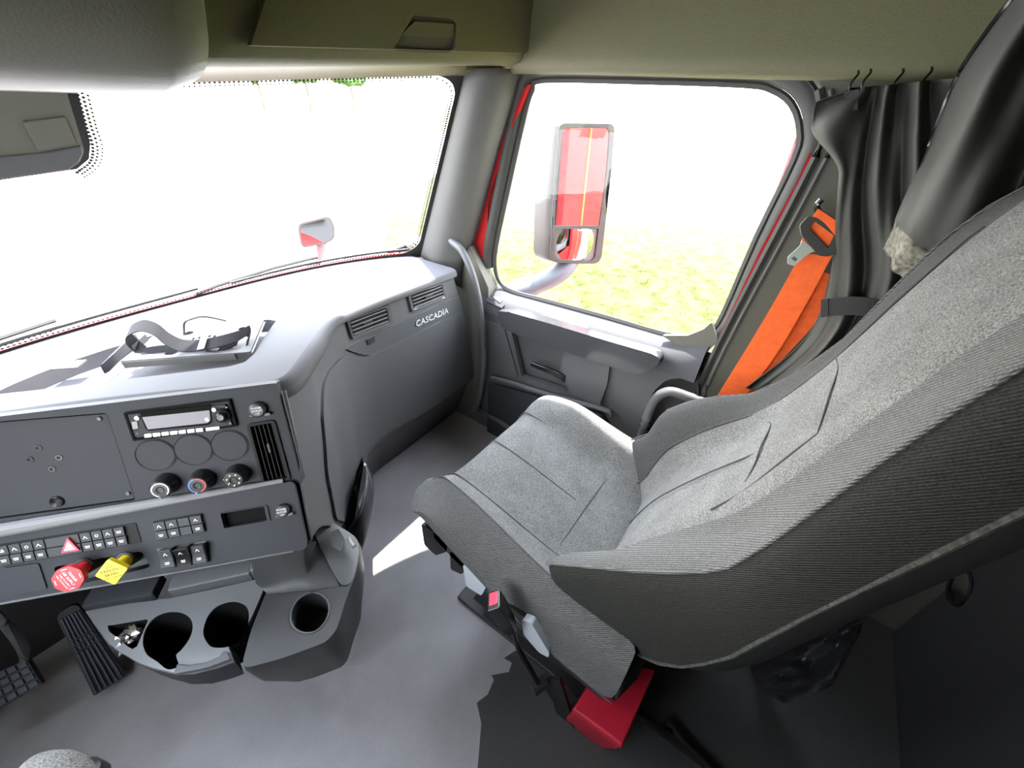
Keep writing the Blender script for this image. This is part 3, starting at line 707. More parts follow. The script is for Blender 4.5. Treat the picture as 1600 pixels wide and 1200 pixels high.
def mark(kind, rr):
    """small white legends: two short bars, or a little symbol"""
    g = G(); z0, z1 = 0, .0003
    if kind == 0:
        for k in (0, 1): g.add(*prism(rect(-.0042+.0008*k, .0008-.0032*k, .0042-.0006*k, .0024-.0032*k), z0, z1))
    elif kind == 1:
        g.add(*prism(circle(0, 0, .003, 12), z0, z1, [circle(0, 0, .0019, 10)]))
    elif kind == 2:
        g.add(*prism([(-.004, -.003), (-.001, .003), (.000, .003), (.003, -.002), (.004, -.002), (.004, -.003), (.002, -.003), (-.0005, .001), (-.003, -.003)], z0, z1))
    elif kind == 3:
        g.add(*prism(rect(-.004, -.003, .003, -.0015), z0, z1)).add(*prism([(-.002, -.0008), (.003, -.0008), (.001, .003), (-.001, .003)], z0, z1))
    return g
def bank(corners, rows, cols, spec, name, label=None):
    """corners TL,TR,BR,BL in panel pixels; spec(r,c) -> None or mark kind"""
    q = [Vector(FB.px(*p)) for p in corners]
    base = obj(name, prism(round_poly([tuple(p) for p in grow([tuple(p) for p in q], .002)], .002), -.002, .0015), 'matteblack', dash, mx=FB.M, bevel=.001)
    if label: tag(base, label)
    ux = (q[1]-q[0]); ang = math.atan2(ux.y, ux.x)
    wv = ux.length/cols; hv = (q[0]-q[3]).length/rows
    for r in range(rows):
        for c in range(cols):
            s = spec(r, c)
            if s is None: continue
            kind, wide = s if isinstance(s, tuple) else (s, 1)
            tx, ty = (c+wide/2)/cols, (r+.5)/rows
            p = q[0].lerp(q[1], tx).lerp(q[3].lerp(q[2], tx), ty)
            mx = FB.T(p.x, p.y, .0015, ang)
            w_ = wv*wide-.0016; h_ = hv-.0016
            b = obj('push_switch', loft([[(-w_/2, -h_/2, 0), (w_/2, -h_/2, 0), (w_/2, h_/2, 0), (-w_/2, h_/2, 0)], [(-w_/2, -h_/2, .004), (w_/2, -h_/2, .004), (w_/2, h_/2, .006), (-w_/2, h_/2, .006)]]), 'switch', base, mx=mx, bevel=.0006)
            if kind >= 0:
                sp_ = obj('switch_mark', mark(kind, .001), 'white', base, mx=mx @ Matrix.Translation((0, 0, .0055)) @ Matrix.Rotation(math.atan2(.002, h_), 4, 'X'), smooth=None)
    return base, q
B1, q1 = bank(((-2, 852), (212.5, 818), (221, 846), (3, 883)), 2, 11.6 and 12, lambda r, c: (-1, 3) if c == 4 else None if c in (5, 6) or c == 11 else ([3, 2, 1, 2, 0, 0, 0, 2, 1, 2, 0, 0][c] if r == 0 else 0), 'switch_bank', 'long two row switch bank with hazard button')
B2, q2 = bank(((240, 815.5), (315.5, 802.5), (322.5, 829), (247, 843)), 2, 4, lambda r, c: -1 if c == 2 else (2 if r == 0 else 0), 'switch_bank', 'small two row switch bank')
# hazard triangle
hz = [FB.px(*p, .008) for p in ((107, 839), (126, 859), (97, 863.5))]
hz_ = obj('hazard_button', prism(round_poly(hz, .0025), .002, .011), 'hazard', dash, mx=FB.M, bevel=.0015)
_hc = Vector((sum(p[0] for p in hz)/3, sum(p[1] for p in hz)/3))
hin, hin2, hin3 = [[tuple(_hc.lerp(Vector(p), k)) for p in hz] for k in (.60, .47, .33)]
obj('warning_symbol', prism(hin, .011, .0114, [hin2]), 'white', hz_, mx=FB.M, smooth=None)
obj('warning_symbol', prism(hin3, .011, .0114), 'white', hz_, mx=FB.M, smooth=None)
# three rocker switches
q = [Vector(FB.px(*p)) for p in ((246, 858), (322, 846.5), (327, 877), (255, 886))]
rk = obj('rocker_bank', prism(grow([tuple(p) for p in q], .002), -.002, .0015), 'black', dash, mx=FB.M)
ang = math.atan2((q[1]-q[0]).y, (q[1]-q[0]).x); wv = (q[1]-q[0]).length/3; hv = (q[0]-q[3]).length
for k in range(3):
    p = q[0].lerp(q[1], (k+.5)/3).lerp(q[3].lerp(q[2], (k+.5)/3), .5); mx = FB.T(p.x, p.y, .001, ang); h = .010 if k == 1 else .004
    W_ = wv/2-.002; H_ = hv/2-.001
    rb = obj('rocker_switch', loft([[(-W_, -H_, 0), (W_, -H_, 0), (W_, -H_, .006), (W_, 0, .003+h*.35), (W_, H_, .005+h), (W_, H_, 0)][1:] and [(x, y, z) for y, z in ((-H_, 0), (-H_, .006), (-H_*.1, .003+h*.3), (H_*.1, .004+h*.4), (H_, .005+h), (H_, 0))] for x in (-W_, W_)]), 'black' if k == 1 else 'switch', rk, mx=mx, bevel=.0008)
    obj('switch_mark', mark(2, 0), 'white', rk, mx=mx @ Matrix.Translation((0, H_*.5, .0052+h*.72)) @ Matrix.Rotation(math.atan2(.001+h*.6, H_*.9), 4, 'X'), smooth=None)
    obj('switch_mark', mark(0, 0), 'white', rk, mx=mx @ Matrix.Translation((0, -H_*.55, .0058)), smooth=None)
    if k: 
        sx_ = -wv/2
        obj('rocker_guard', loft([[(sx_+d, y, z) for y, z in ((-H_-.002, 0), (-H_-.002, .006), (0, .010), (H_+.003, .016), (H_+.003, 0))] for d in (-.0014, .0014)]), 'black', rk, mx=mx)
    if k == 2: obj('rocker_guard', loft([[(wv/2+d, y, z) for y, z in ((-H_-.002, 0), (-H_-.002, .006), (0, .010), (H_+.003, .016), (H_+.003, 0))] for d in (-.0014, .0014)]), 'black', rk, mx=mx)

# air brake pull knobs
def pull(name, face_px, base_px, shape, m, label, lines, rot, tc_):
    hf = .046
    c = Vector(FB.px(*face_px, hf)); b = Vector(FB.px(*base_px, .012)); b = c.lerp(b, .55)
    k = tag(obj(name, tube([FB.at(b.x, b.y, -.02), FB.at(c.x*.5+b.x*.5, c.y*.5+b.y*.5, .016), FB.at(c.x, c.y, hf-.008)], [.013, .0115, .0125], 16), m, dash, smooth=50), label)
    mx = FB.T(c.x, c.y, hf-.010, rot)
    hd_ = obj('knob_head', prism(round_poly(shape, .004), 0, .010), m, k, mx=mx, bevel=.0022, seg=3)
    obj('knob_collar', lathe([(.012, .012), (.0165, .012), (.018, -.015)], 20), 'dark', k, mx=FB.T(b.x, b.y, -.008))
    for (tx, y, s) in lines: text('knob_lettering', tx, s, tc_, k, FB.T(c.x, c.y, .0002+hf) @ Matrix.Rotation(tc_ == 'white' and R(-68) or R(6), 4, 'Z') @ Matrix.Translation((0, y, 0)), .0001)
    return k, c, mx
octa = [(.0255*math.cos(R(22.5+45*i)), .0255*math.sin(R(22.5+45*i))) for i in range(8)]
k1, c1, m1 = pull('air_supply_knob', (106, 905), (123, 888), octa, 'redknob', 'red octagonal trailer air supply knob', [('TRAILER', .0085, .0062), ('AIR SUPPLY', .0010, .0062), ('PUSH TO SUPPLY', -.0055, .0038), ('PULL TO EVACUATE', -.0105, .0034)], R(8), 'white')
for i in (0, 2, 4, 6):
    q = R(45*i+8+0); obj('edge_mark', G().add(*box(.0012, .009, .0004, (.0195, 0, .0103))), 'white', k1, mx=m1 @ Matrix.Rotation(R(45*i), 4, 'Z'), smooth=None)
dia = [(.027, 0), (0, .027), (-.027, 0), (0, -.027)]
k2, c2, m2 = pull('parking_brake_knob', (174, 894), (189, 878), dia, 'yellow', 'yellow diamond shaped parking brake knob', [('PULL', .0100, .0050), ('PARKING', .0035, .0078), ('BRAKE', -.0045, .0078), ('PUSH TO RELEASE', -.0115, .0036)], R(2), 'black')

# ================================================================== RADIO (a unit slid into the panel)
rc = [FA.px(*p) for p in ((196, 641), (362, 625), (372, 666), (209, 687))]
rad = thing('radio', 'black dashboard radio with white buttons and round volume knob', 'radio', FA.at(0, 0, 0))
rw0, rw1 = (rc[0][0]+rc[3][0])/2, (rc[1][0]+rc[2][0])/2; rv1, rv0 = (rc[0][1]+rc[1][1])/2, (rc[2][1]+rc[3][1])/2
def ru(x, y, h=.006): return FA.px(x, y, h)
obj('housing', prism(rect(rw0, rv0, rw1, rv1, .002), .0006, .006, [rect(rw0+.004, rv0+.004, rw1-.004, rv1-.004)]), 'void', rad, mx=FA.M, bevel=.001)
fp = [ru(*p, .004) for p in ((198, 648), (352, 632), (363, 665), (210, 684))]
obj('faceplate', prism(round_poly(fp, .003), .0006, .004), 'panel', rad, mx=FA.M, bevel=.001)
dl = [ru(*p, .005) for p in ((218, 645), (328, 633), (331, 660), (326, 664), (232, 673), (228, 671))]
obj('display', prism(round_poly(dl, .003), .004, .0055), 'void', rad, mx=FA.M, bevel=.0008)
def pxp(name, pts, m, h0, h1, r=.0008, bev=.0004): return obj(name, prism(round_poly([ru(*p, h1) for p in pts], r), h0, h1), m, rad, mx=FA.M, bevel=bev)
pxp('screen', ((222, 652), (327, 641), (329, 657), (324, 661), (231, 671)), 'screen', .0055, .0058, .001, 0)
for i in range(7):
    t = i*13.4; x = 225+t; y = 681.0-t*.107
    pxp('preset_button', ((x, y-2.2), (x+11.4, y-3.5), (x+12, y+1.8), (x+1, y+3)), 'white' if i != 1 else 'steel', .004, .0064)
pxp('preset_button', ((321, 669), (342, 666.5), (343, 670.8), (322, 673.5)), 'white', .004, .0064)
for x, y in ((214, 653.5), (334.5, 640.5), (324, 655.5)):
    obj('round_button', lathe([(0, .0035), (.0038, .0035), (.0046, .002), (.0046, 0)], 20), 'white', rad, mx=FA.T(*ru(x, y), .004))
mx = FA.T(*ru(346, 651, .012), 0)
vk = obj('volume_knob', lathe([(0, .018), (.006, .018), (.0072, .0195), (.0085, .018), (.009, .012), (.014, .010), (.0155, .004)], 32), 'black', rad, mx=mx)
obj('knob_face', lathe([(0, .0185), (.0062, .0190)], 24), 'dash', vk, mx=mx)
obj('usb_port', prism([ru(*p) for p in ((204.5, 659), (214, 658), (216, 670), (207, 671.5))], .004, .0055), 'black', rad, mx=FA.M, bevel=.0006)
for x, y in ((199.5, 653), (207.5, 678.5), (354, 636.5), (360, 661.5)): obj('screw_hole', lathe([(0, .0005), (.0017, .0005), (.002, 0)], 10), 'black', rad, mx=FA.T(*ru(x, y, .004), .004))
obj('audio_jack', lathe([(.001, .0008), (.0024, .0008), (.003, 0)], 12), 'dark', rad, mx=FA.T(*ru(215, 677, .004), .004))

# ================================================================== FASCIA AND GLOVE PANEL
Tp = smooth_path([(-.09, .80), (-.035, .838), (.03, .892), (.09, .965), (.155, 1.025), (.24, 1.085), (.34, 1.112), (.50, 1.115), (.65, 1.115), (.80, 1.118)], 5)
Bp = smooth_path([(-.235, .67), (-.165, .715), (-.095, .77), (-.02, .86), (.08, .965), (.18, 1.06), (.30, 1.125), (.50, 1.135), (.72, 1.14), (.935, 1.15)], 5)
# extra: third dimension given by heights
NT = len(Tp)
def wall_pt(i, t, off=0):
    """i along the wall, t 0 top .. 1 bottom (z .30); off = outward to the cabin"""
    k = min(NT-1, max(0, i)); i0 = int(k); i1 = min(i0+1, NT-1); f = k-i0
    a = Tp[i0].lerp(Tp[i1], f); b = Bp[i0].lerp(Bp[i1], f)
    za = zpad(a.x, a.y)-.030
    p = Vector((a.x+(b.x-a.x)*t, a.y+(b.y-a.y)*t, za+(.30-za)*t))
    a2 = Tp[min(i0+1, NT-1)].lerp(Bp[min(i0+1, NT-1)], t); a1 = Tp[max(i0-1, 0)].lerp(Bp[max(i0-1, 0)], t)
    tg = Vector((a2.x-a1.x, a2.y-a1.y, 0)).normalized()
    o = Vector((tg.y, -tg.x, 0))
    bulge = .012*math.sin(math.pi*min(1, max(0, t)))
    return p+o*(off+bulge)
rows = 20
obj('fascia', loft([[wall_pt(i, j/rows*(.58+.42*ss(2, 18, i))) for j in range(rows+1)]+[wall_pt(i, .58+.42*ss(2, 18, i), -.02)] for i in range(NT)], False, False), 'dash', dash, smooth=60)
# kick panel: from the fascia down and forward to the floor
obj('kick_panel', loft([[wall_pt(i, 1, -.012), wall_pt(i, 1, -.012)+Vector((0, .012, -.03)), Vector((Bp[i].x+.03, Bp[i].y+.14, -.01))] for i in range(22, NT)], False, False), 'dash', dash, solid=.004)
# raised glove panel with rounded upper left corner: outline in (along, down) coordinates
def wall_uv(x, y):
    """solve wall coordinates for a photo direction by closest approach"""
    d = ray(x, y).normalized(); best = None
    for i in range(0, NT*2-1):
        for j in range(0, 61):
            p = wall_pt(i/2, j/60-.0); e = ((p-CAM)-d*((p-CAM).dot(d))).length
            if best is None or e < best[0]: best = (e, i/2, j/60)
    _, bi, bj = best
    for s in (.25, .08, .03):
        for a in (-2, -1, 0, 1, 2):
            for b in (-2, -1, 0, 1, 2):
                p = wall_pt(bi+a*s, bj+b*s*.04); e = ((p-CAM)-d*((p-CAM).dot(d))).length
                if e < best[0]: best = (e, bi+a*s, bj+b*s*.04)
        _, bi, bj = best
    return bi, bj
def wall_panel(name, pxs, off0, off1, m, r=.0, k=26, parent=None, bevel=.002, hole=None):
    P = [wall_uv(*p) for p in pxs]
    SC = 40.0
    poly = [(a/SC, b) for a, b in P]
    if r: poly = round_poly(poly, r, 4)
    poly = dense(poly, k)
    ex = [(a/60, b/60) for a in range(0, 75) for b in range(0, 61)]
    ex = [p for p in ex if inside(p, poly)]
    v, F = tri_fill(poly, [], ex)
    nn = len(v); V = [wall_pt(p.x*SC, p.y, off0) for p in v]+[wall_pt(p.x*SC, p.y, off1) for p in v]
    FF = []; cnt = set()
    for t in F:
        a, b, c = (v[i] for i in t[:3]); t = t if (b-a).cross(c-a) > 0 else t[::-1]
        FF += [tuple(i+nn for i in t), tuple(t[::-1])]
        for i in range(len(t)): cnt.add((t[i], t[(i+1) % len(t)]))
    for a, b in cnt:
        if (b, a) not in cnt: FF.append((a, b, b+nn, a+nn))
    return obj(name, (V, FF), m, parent or dash, bevel=bevel, smooth=40)
glove = wall_panel('glove_panel', ((515, 575), (535, 556), (575, 556), (640, 525), (724, 482), (743, 588), (660, 645), (585, 688), (560, 720), (535, 815), (522, 812), (508, 740), (500, 650), (503, 600)), -.002, .008, 'dash', .03, bevel=.003)
strip_ = wall_panel('trim_strip', ((540, 546), (578, 555), (640, 527), (722, 487), (716, 461), (640, 497), (560, 533)), -.001, .006, 'gloss', .004, bevel=.0015)
# relief lettering on the strip
pc = wall_pt(*wall_uv(674, 495), .0075); pr_ = wall_pt(*wall_uv(690, 488), .0075); pu_ = wall_pt(*wall_uv(671, 488), .0075)
LF = Frame(pc, pr_-pc, (pr_-pc).cross(pu_-pc))
M['chrome'] = mat('chrome_lettering', (.62, .64, .68), .4)
text('lettering', 'CASCADIA', .036, 'chrome', strip_, LF.M, .0012, sx=1.05)
sqq = [wall_uv(*p) for p in ((570, 530), (581, 525), (584, 533), (573, 538))]
obj('button_blank', loft([[wall_pt(a, b, .004) for a, b in sqq], [wall_pt(a, b, .009) for a, b in sqq]]), 'dark', strip_)
# passenger vents
def pvent(pxs):
    P = [wall_uv(*p) for p in pxs]
    def q(s, t, o): 
        a = [P[0][k]*(1-s)*(1-t)+P[1][k]*s*(1-t)+P[2][k]*s*t+P[3][k]*(1-s)*t for k in (0, 1)]
        return wall_pt(a[0], a[1], o)
    def ringp(m, o):
        pts = round_poly([(m*.5, m), (1-m*.5, m), (1-m*.5, 1-m), (m*.5, 1-m)], .10, 3); return [q(a, b, o) for a, b in pts]
    fr = obj('side_vent', loft([ringp(-.10, .000), ringp(-.08, .009), ringp(.02, .009), ringp(.06, .006), ringp(.06, .001)], True, False), 'gloss', dash, smooth=40)
    obj('vent_cavity', loft([ringp(.04, .001), ringp(.045, .0022)]), 'black', fr)
    for k in range(4):
        t = .16+.225*k
        obj('vent_slat', loft([[q(s, t-.045, .0085), q(s, t+.015, .0088), q(s, t+.06, .0030), q(s, t, .0026)] for s in (.05, .35, .65, .95)]), 'satin', fr)  # slats lightened to carry their bright reflections in the colour
    obj('vent_tab', loft([[q(s, .38, .008), q(s, .50, .008), q(s, .50, .012), q(s, .38, .012)] for s in (.40, .62)]), 'dark', fr, bevel=.001)
pvent(((541, 501), (604, 478), (609, 504), (549, 527)))
pvent(((638, 461), (689, 443), (694, 464), (644, 484)))
# side map pocket: thin shell bulging off the wall, dark opening behind it
rimp = smooth_path([wall_pt(*wall_uv(566, 716), .004), Vector(at_x(573, 742, .10)), Vector(at_x(570, 770, .05)), Vector(at_x(562, 800, .01)), wall_pt(*wall_uv(540, 834), .006)], 5)
low = smooth_path([at_z(578, 760, .10), at_z(576, 790, .12), at_z(571, 830, .14), at_z(562, 872, .16), at_z(548, 910, .18)], 5)
mp = obj('map_pocket', loft([[a, a.lerp(b, .5)+Vector((.012, -.012, 0)), b] for a, b in zip(rimp, low)], False, False), 'panel', dash, smooth=180, solid=.007)
obj('pocket_rim', tube(rimp, .0045, 8), 'dash', mp)
wl = [wall_uv(*p) for p in ((566, 716), (552, 760), (535, 815), (527, 828), (546, 834), (560, 790))]
obj('pocket_lining', loft([[wall_pt(a, b, .0085) for a, b in wl], [wall_pt(a, b, .0095) for a, b in wl]]), 'black', mp)

# ---- lower console under the panel, with its own cup holder
zc = .44
topo = [at_z(x, y, zc) for x, y in ((470, 868), (500, 850), (535, 832), (562, 845), (560, 888), (541, 935), (526, 984), (510, 1003), (440, 1029), (376, 1046), (392, 985), (424, 905))]
t2 = round_poly([(p.x, p.y) for p in topo], .022, 4)
cup2 = [(at_z(x, y, zc).x, at_z(x, y, zc).y) for x, y in ((485, 926), (503, 930), (513, 942), (514, 957), (507, 974), (493, 987), (474, 989), (459, 980), (454, 964), (458, 948), (468, 935))]
cup2 = [(p.x, p.y) for p in smooth_path([(a, b, 0) for a, b in cup2], 3, True)]
v, F = tri_fill(t2, [cup2]); g = G().add([(p.x, p.y, zc) for p in v], F)
n2 = len(t2); cen = Vector((-.2, .78, 0))
def low2(p, k, z):
    q = Vector((p[0], p[1], 0)); q = cen+(q-cen)*k; return (q.x, q.y, z)
g.add([(p[0], p[1], zc) for p in t2]+[low2(p, 1.015, zc-.015) for p in t2]+[low2(p, .97, .34) for p in t2]+[low2(p, .80, .22) for p in t2]+[low2(p, .72, .16) for p in t2], [(i+n2*k, (i+1) % n2+n2*k, (i+1) % n2+n2*(k+1), i+n2*(k+1)) for k in range(4) for i in range(n2)])
cons = obj('lower_console', g, 'dark2', dash, smooth=45)
m2_ = len(cup2)
g = G(); g.add([(x, y, zc+.001) for x, y in cup2]+[(x, y, zc-.09) for x, y in cup2], [(i, (i+1) % m2_, (i+1) % m2_+m2_, i+m2_) for i in range(m2_)]+[tuple(range(m2_, 2*m2_))])
obj('cup_well', g, 'dark', cons)
obj('well_rim', tube([(x, y, zc+.001) for x, y in cup2+cup2[:2]], .0022, 6), 'dash', cons)
lt = FB.px(527, 840); 
lq = at_z(528, 844, .492)
obj('column_foot', loft([[at_z(*q) for q in r] for r in (((482, 800, .54), (512, 812, .51), (540, 828, .475), (556, 838, .46)), ((492, 838, .50), (522, 842, .485), (548, 846, .465), (562, 850, .447)), ((512, 878, .462), (534, 878, .458), (552, 878, .450), (561, 876, .442)), ((530, 914, .442), (537, 914, .443), (544, 914, .443), (551, 908, .441)))], False, False), 'dash', dash, smooth=180, sub=1)
obj('console_recess', loft([[FB.at(FB.px(x, 864)[0], vb_(FB.px(x, 864)[0])+.012, -.012) for x in (385, 430, 470)]+[at_z(494, 846, .49)], [at_z(400, 912, .448), at_z(440, 906, .452), at_z(480, 896, .455), at_z(515, 884, .458)], [at_z(418, 928, .441), at_z(455, 925, .441), at_z(500, 920, .441), at_z(531, 916, .441)]], False, False), 'dark2', dash, smooth=180)
LH = Frame(lq, (.8, -.55, 0), (-.2, -.55, .8))
la = obj('coat_hook', prism(round_poly([(-.016, .022), (.004, .03), (.018, -.006), (.004, -.03), (-.014, -.012)], .006), -.004, .008), 'dash', dash, mx=LH.M, bevel=.003)
obj('hook_finger', tube([LH.at(-.002, .012, .006), LH.at(0, .0, .014), LH.at(.008, -.014, .016), LH.at(.016, -.010, .02)], [.005, .006, .005, .004], 8), 'satin', la)
# side skin between panels, lower console and fascia
sk_t = [FA.at(.19, .03, -.012), FA.at(.19, -.10, -.012), FB.at(ur+.004, -.01, -.012), FB.at(ur+.004, vb_(ur)+.01, -.012)]
sk_b = [wall_pt(0, .0), wall_pt(0, .22), wall_pt(1, .42), wall_pt(1, .58)]
obj('side_skin', loft([[a, a.lerp(b, .5), b, b+Vector((.01, .04, 0))] for a, b in zip(sk_t, sk_b)], False, False), 'dash', dash, solid=.003)
# dark structure closing the dash behind the panels
obj('inner_structure', loft([[(-1.0, 1.34, z), (-.66, 1.28, z), (-.30, .99, z-.0), (-.12, .90, z), (.0, .93, z), (.12, 1.06, z), (.14, 1.46, z), (-1.0, 1.46, z)] for z in (.52, .86)]), 'dark', dash)
obj('console_core', loft([[(-.40, 1.02, z), (-.24, .84, z), (-.12, .80, z), (.02, .95, z), (.14, 1.08, z), (.16, 1.46, z), (-.40, 1.46, z)] for z in (.0, .5)]), 'dark', dash)
# ================================================================== PASSENGER SEAT
seat = thing('passenger_seat', 'dark grey fabric passenger seat with side bolsters and tall backrest', 'seat', (.39, .3, 0))
ZL = [(-.1, .31), (.05, .312), (.15, .318), (.27, .358), (.40, .412), (.50, .447), (.60, .492), (.64, .512), (.70, .52)]
# --- cushion: cross-section columns (x, z offset) swept from front to rear
def cush_row(y):
    f = ss(.70, .02, y)                      # 0 at the front, 1 at the rear
    zc_ = .548-.085*ss(.62, .12, y)-.012*ss(.15, .0, y)         # centre panel height
    k = 1-ss(.575, .672, y)**1.6              # rounding down at the front
    zb = .405
    lx = .172-.052*f                         # top of the inboard bolster
    bl = .030+.028*ss(.66, .2, y); br = .045*ss(.62, .42, y)*(1)+.02
    zl = interp([(-.1, .31), (.05, .312), (.15, .318), (.27, .358), (.40, .412), (.50, .447), (.60, .492), (.64, .512), (.70, .52)], y)[0]
    bd = .006+.040*ss(.22, .55, y)
    xs = [(.080, zl-.006), (.068, zl+.010), (.070, zl+.012+bd), (.098-.012*f, (zl+bd+zc_)*.5+.018), (lx-.040, zc_+.004), (lx-.014, zc_+bl*.75), (lx+.008, zc_+bl), (lx+.034, zc_+bl*.6), (.222, zc_+.004), (.245, zc_+.0), (.32, zc_+.004), (.405, zc_+.006), (.49, zc_+.004), (.562, zc_), (.588, zc_+.004), (.625, zc_+br*.7+.01), (.668, zc_+br+.018), (.705, zc_+br+.014), (.730, zc_+br*.4-.01), (.740, zc_-.05), (.738, zb)]
    yy = y
    o = []
    for q_i, (x, z) in enumerate(xs):
        b0 = zl if q_i < 6 else zb+(zl-zb)*(1-ss(.17, .30, x)) if x < .30 else zb
        zz = b0+(z-b0)*(k if z > b0 else 1)
        # front outline is drawn in a little at both outer corners
        e = max(0, abs(x-.40)-.24)/.10; yo = -.055*e*e*ss(.3, .66, y)
        o.append(Vector((x, yy+yo, zz)))
    return o
ys = [.672, .671, .667, .655, .64, .62, .595, .56, .52, .46, .40, .34, .28, .22, .16, .10, .05, .02, -.02]
rows_ = [cush_row(y) for y in ys]
nc = len(rows_[0])
def part_cols(a, b, name, m, **k):
    R_ = [r[a:b+1] for r in rows_]
    return obj(name, loft(R_, False, False), m, seat, smooth=180, sub=1, **k)
cushion = part_cols(6, nc-1, 'seat_cushion', 'fabric')
side = part_cols(2, 6, 'cushion_side', 'rib')
band = part_cols(0, 2, 'cushion_border', 'border')
# front closing skirt and underside
fr0 = rows_[0]
obj('cushion_base', loft([[Vector((r[0].x+.004, r[0].y-.004, r[0].z+.004)), Vector((.30, r[0].y-.03, .40)), Vector((r[-1].x-.004, r[-1].y-.004, .409)), Vector((r[-1].x-.03, r[-1].y-.01, .37)), Vector((.16, r[0].y-.03, min(.38, r[0].z)))] for r in rows_[2:]]), 'dark', seat, smooth=40)
def seam(pts, r=.0026, par=None, m='seam', name='seam'): return obj(name, tube(smooth_path(pts, 4), r, 6), m, par or cushion)
def col_line(c, i0, i1, dz=.0): return [rows_[i][c]+Vector((0, 0, dz)) for i in range(i0, i1)]
seam(col_line(8, 4, 16, .002)); seam(col_line(14, 4, 18, .002)); seam(col_line(11, 3, 13, -.0005), .0018)
seam([cush_row(.245)[c]+Vector((0, 0, .0002)) for c in range(8, 15)], .0018)
seam(col_line(6, 3, 18, -.001), .0022, side)

# --- backrest: rows from base to top, columns from inboard hem to outboard hem
SEAM = [(0, .225, .545), (1, .135, .625), (2, .03, .715), (3, -.055, .80), (4, -.10, .87), (5, -.142, 1.06), (6, -.17, 1.19), (7, -.198, 1.29), (8, -.235, 1.37), (9, -.275, 1.40)]
CEN = [(0, .118, .475), (1, .102, .56), (2, .062, .67), (3, .0, .785), (4, -.072, .90), (5, -.122, 1.05), (6, -.162, 1.19), (7, -.20, 1.31), (8, -.235, 1.39), (9, -.275, 1.415)]
HEM = [(0, .02, .455), (1, -.055, .475), (2, -.115, .545), (3, -.155, .66), (4, -.185, .82), (5, -.222, .99), (6, -.255, 1.14), (7, -.28, 1.26), (8, -.30, 1.34), (9, -.30, 1.37)]
def back_row(t):
    sy, sz = interp(SEAM, t); cy_, cz_ = interp(CEN, t); hy, hz__ = interp(HEM, t)
    wing = max(0, sy-cy_); e9 = 1-ss(7.2, 8.6, t)
    w1 = 1-.10*ss(6.8, 9, t)
    pin = .06*ss(5, 9, t)
    cx = .395
    def P(dx, y, z): return Vector((cx+dx*w1, y, z))
    fl = 1-ss(2.6, 5.0, t); fl2 = 1-ss(4, 7, t)
    L = [P(-.262, hy, hz__), P(-.270, hy*.62+sy*.38, hz__*.62+sz*.38), P(-.268, hy*.25+sy*.75, hz__*.25+sz*.75), P(-.262, sy-.006*e9, sz-.002*e9), P(-.252, sy+.004*e9, sz+.006*e9), P(-.225, sy+.008*e9-wing*.05, sz+(.022-.012*ss(4, 6, t))*e9),
         P(-.188, sy*.72+cy_*.28, sz*.72+cz_*.28+.022*fl), P(-.158, sy*.30+cy_*.70+.002, sz*.3+cz_*.7+.010*fl), P(-.128, cy_+.004, cz_+.002), P(-.085, cy_, cz_), P(0, cy_+.004, cz_)]
    # outboard wing is a little fuller and set further forward low down
    bump_ = ss(.3, 2.2, t)*(1-ss(2.6, 5.2, t))
    Rr = [Vector((2*cx-p.x, p.y+(.03, .05, .08, .10, .114, .118, .098, .045, -.022, -.014)[i]*bump_, p.z+(.0, .0, .01, .02, .025, .025, .015, .0, 0, 0)[i]*fl)) for i, p in enumerate(L[:-1])]
    Rr = [Vector((p.x+.008, p.y, p.z)) for p in Rr]
    return L+Rr[::-1]
ts = [0, .35, .7, 1, 1.4, 1.8, 2.2, 2.6, 3, 3.4, 3.8, 4.3, 5, 5.6, 6.2, 6.8, 7.4, 8, 8.5, 9]
br_ = [back_row(t) for t in ts]
# rolled lower end under the wing tips
first = [p+Vector((0, -.03 if 3 <= i <= len(br_[0])-4 else 0, -.035)) for i, p in enumerate(br_[0])]
brr = [first]+br_
nb_ = len(br_[0])
def bpart(a, b, name, m): return obj(name, loft([r[a:b+1] for r in brr], False, False), m, seat, smooth=180, sub=1)
back = bpart(7, nb_-8, 'backrest', 'fabric'); wingL = bpart(4, 7, 'side_wing', 'wing'); wingR = bpart(nb_-8, nb_-5, 'side_wing', 'wingshade')
obj('seam', tube(smooth_path([back_row(.25*i)[nb_-8]+Vector((0, .002, .001)) for i in range(0, 30)], 2), .0022, 6), 'seam', wingR)
sideL = bpart(0, 4, 'backrest_side', 'sideshade'); sideR = bpart(nb_-5, nb_-1, 'backrest_side', 'sideshade')
top = [[p for p in br_[-1]], [Vector((p.x*.96+.395*.04, p.y-.03, p.z+.006)) for p in br_[-1]], [Vector((p.x*.9+.395*.1, -.36, p.z-.03)) for p in br_[-1]]]
obj('backrest_top', loft(top, False, False), 'fabric', seat, smooth=180)
shell = [[Vector((r[0].x, r[0].y, r[0].z)), Vector((r[0].x+.03, r[0].y-.05, r[0].z-.01)), Vector((r[0].x+.12, r[0].y-.075, r[0].z-.01)), Vector((r[-1].x-.12, r[0].y-.075, r[0].z-.01)), Vector((r[-1].x-.03, r[0].y-.05, r[0].z-.01)), Vector((r[-1].x, r[-1].y, r[-1].z))] for r in br_]
obj('back_shell', loft(shell, False, False), 'dark', seat, smooth=60)
bs = lambda c, t0, t1, dy=0, n=14: [back_row(t0+(t1-t0)*i/n)[c]+Vector((0, dy, dy*.3)) for i in range(n+1)]
obj('piping', tube(bs(4, .05, 8.8, .001), .0028, 6), 'rib', sideL)
obj('piping', tube(bs(nb_-5, .05, 8.8, .001), .0028, 6), 'rib', sideR)
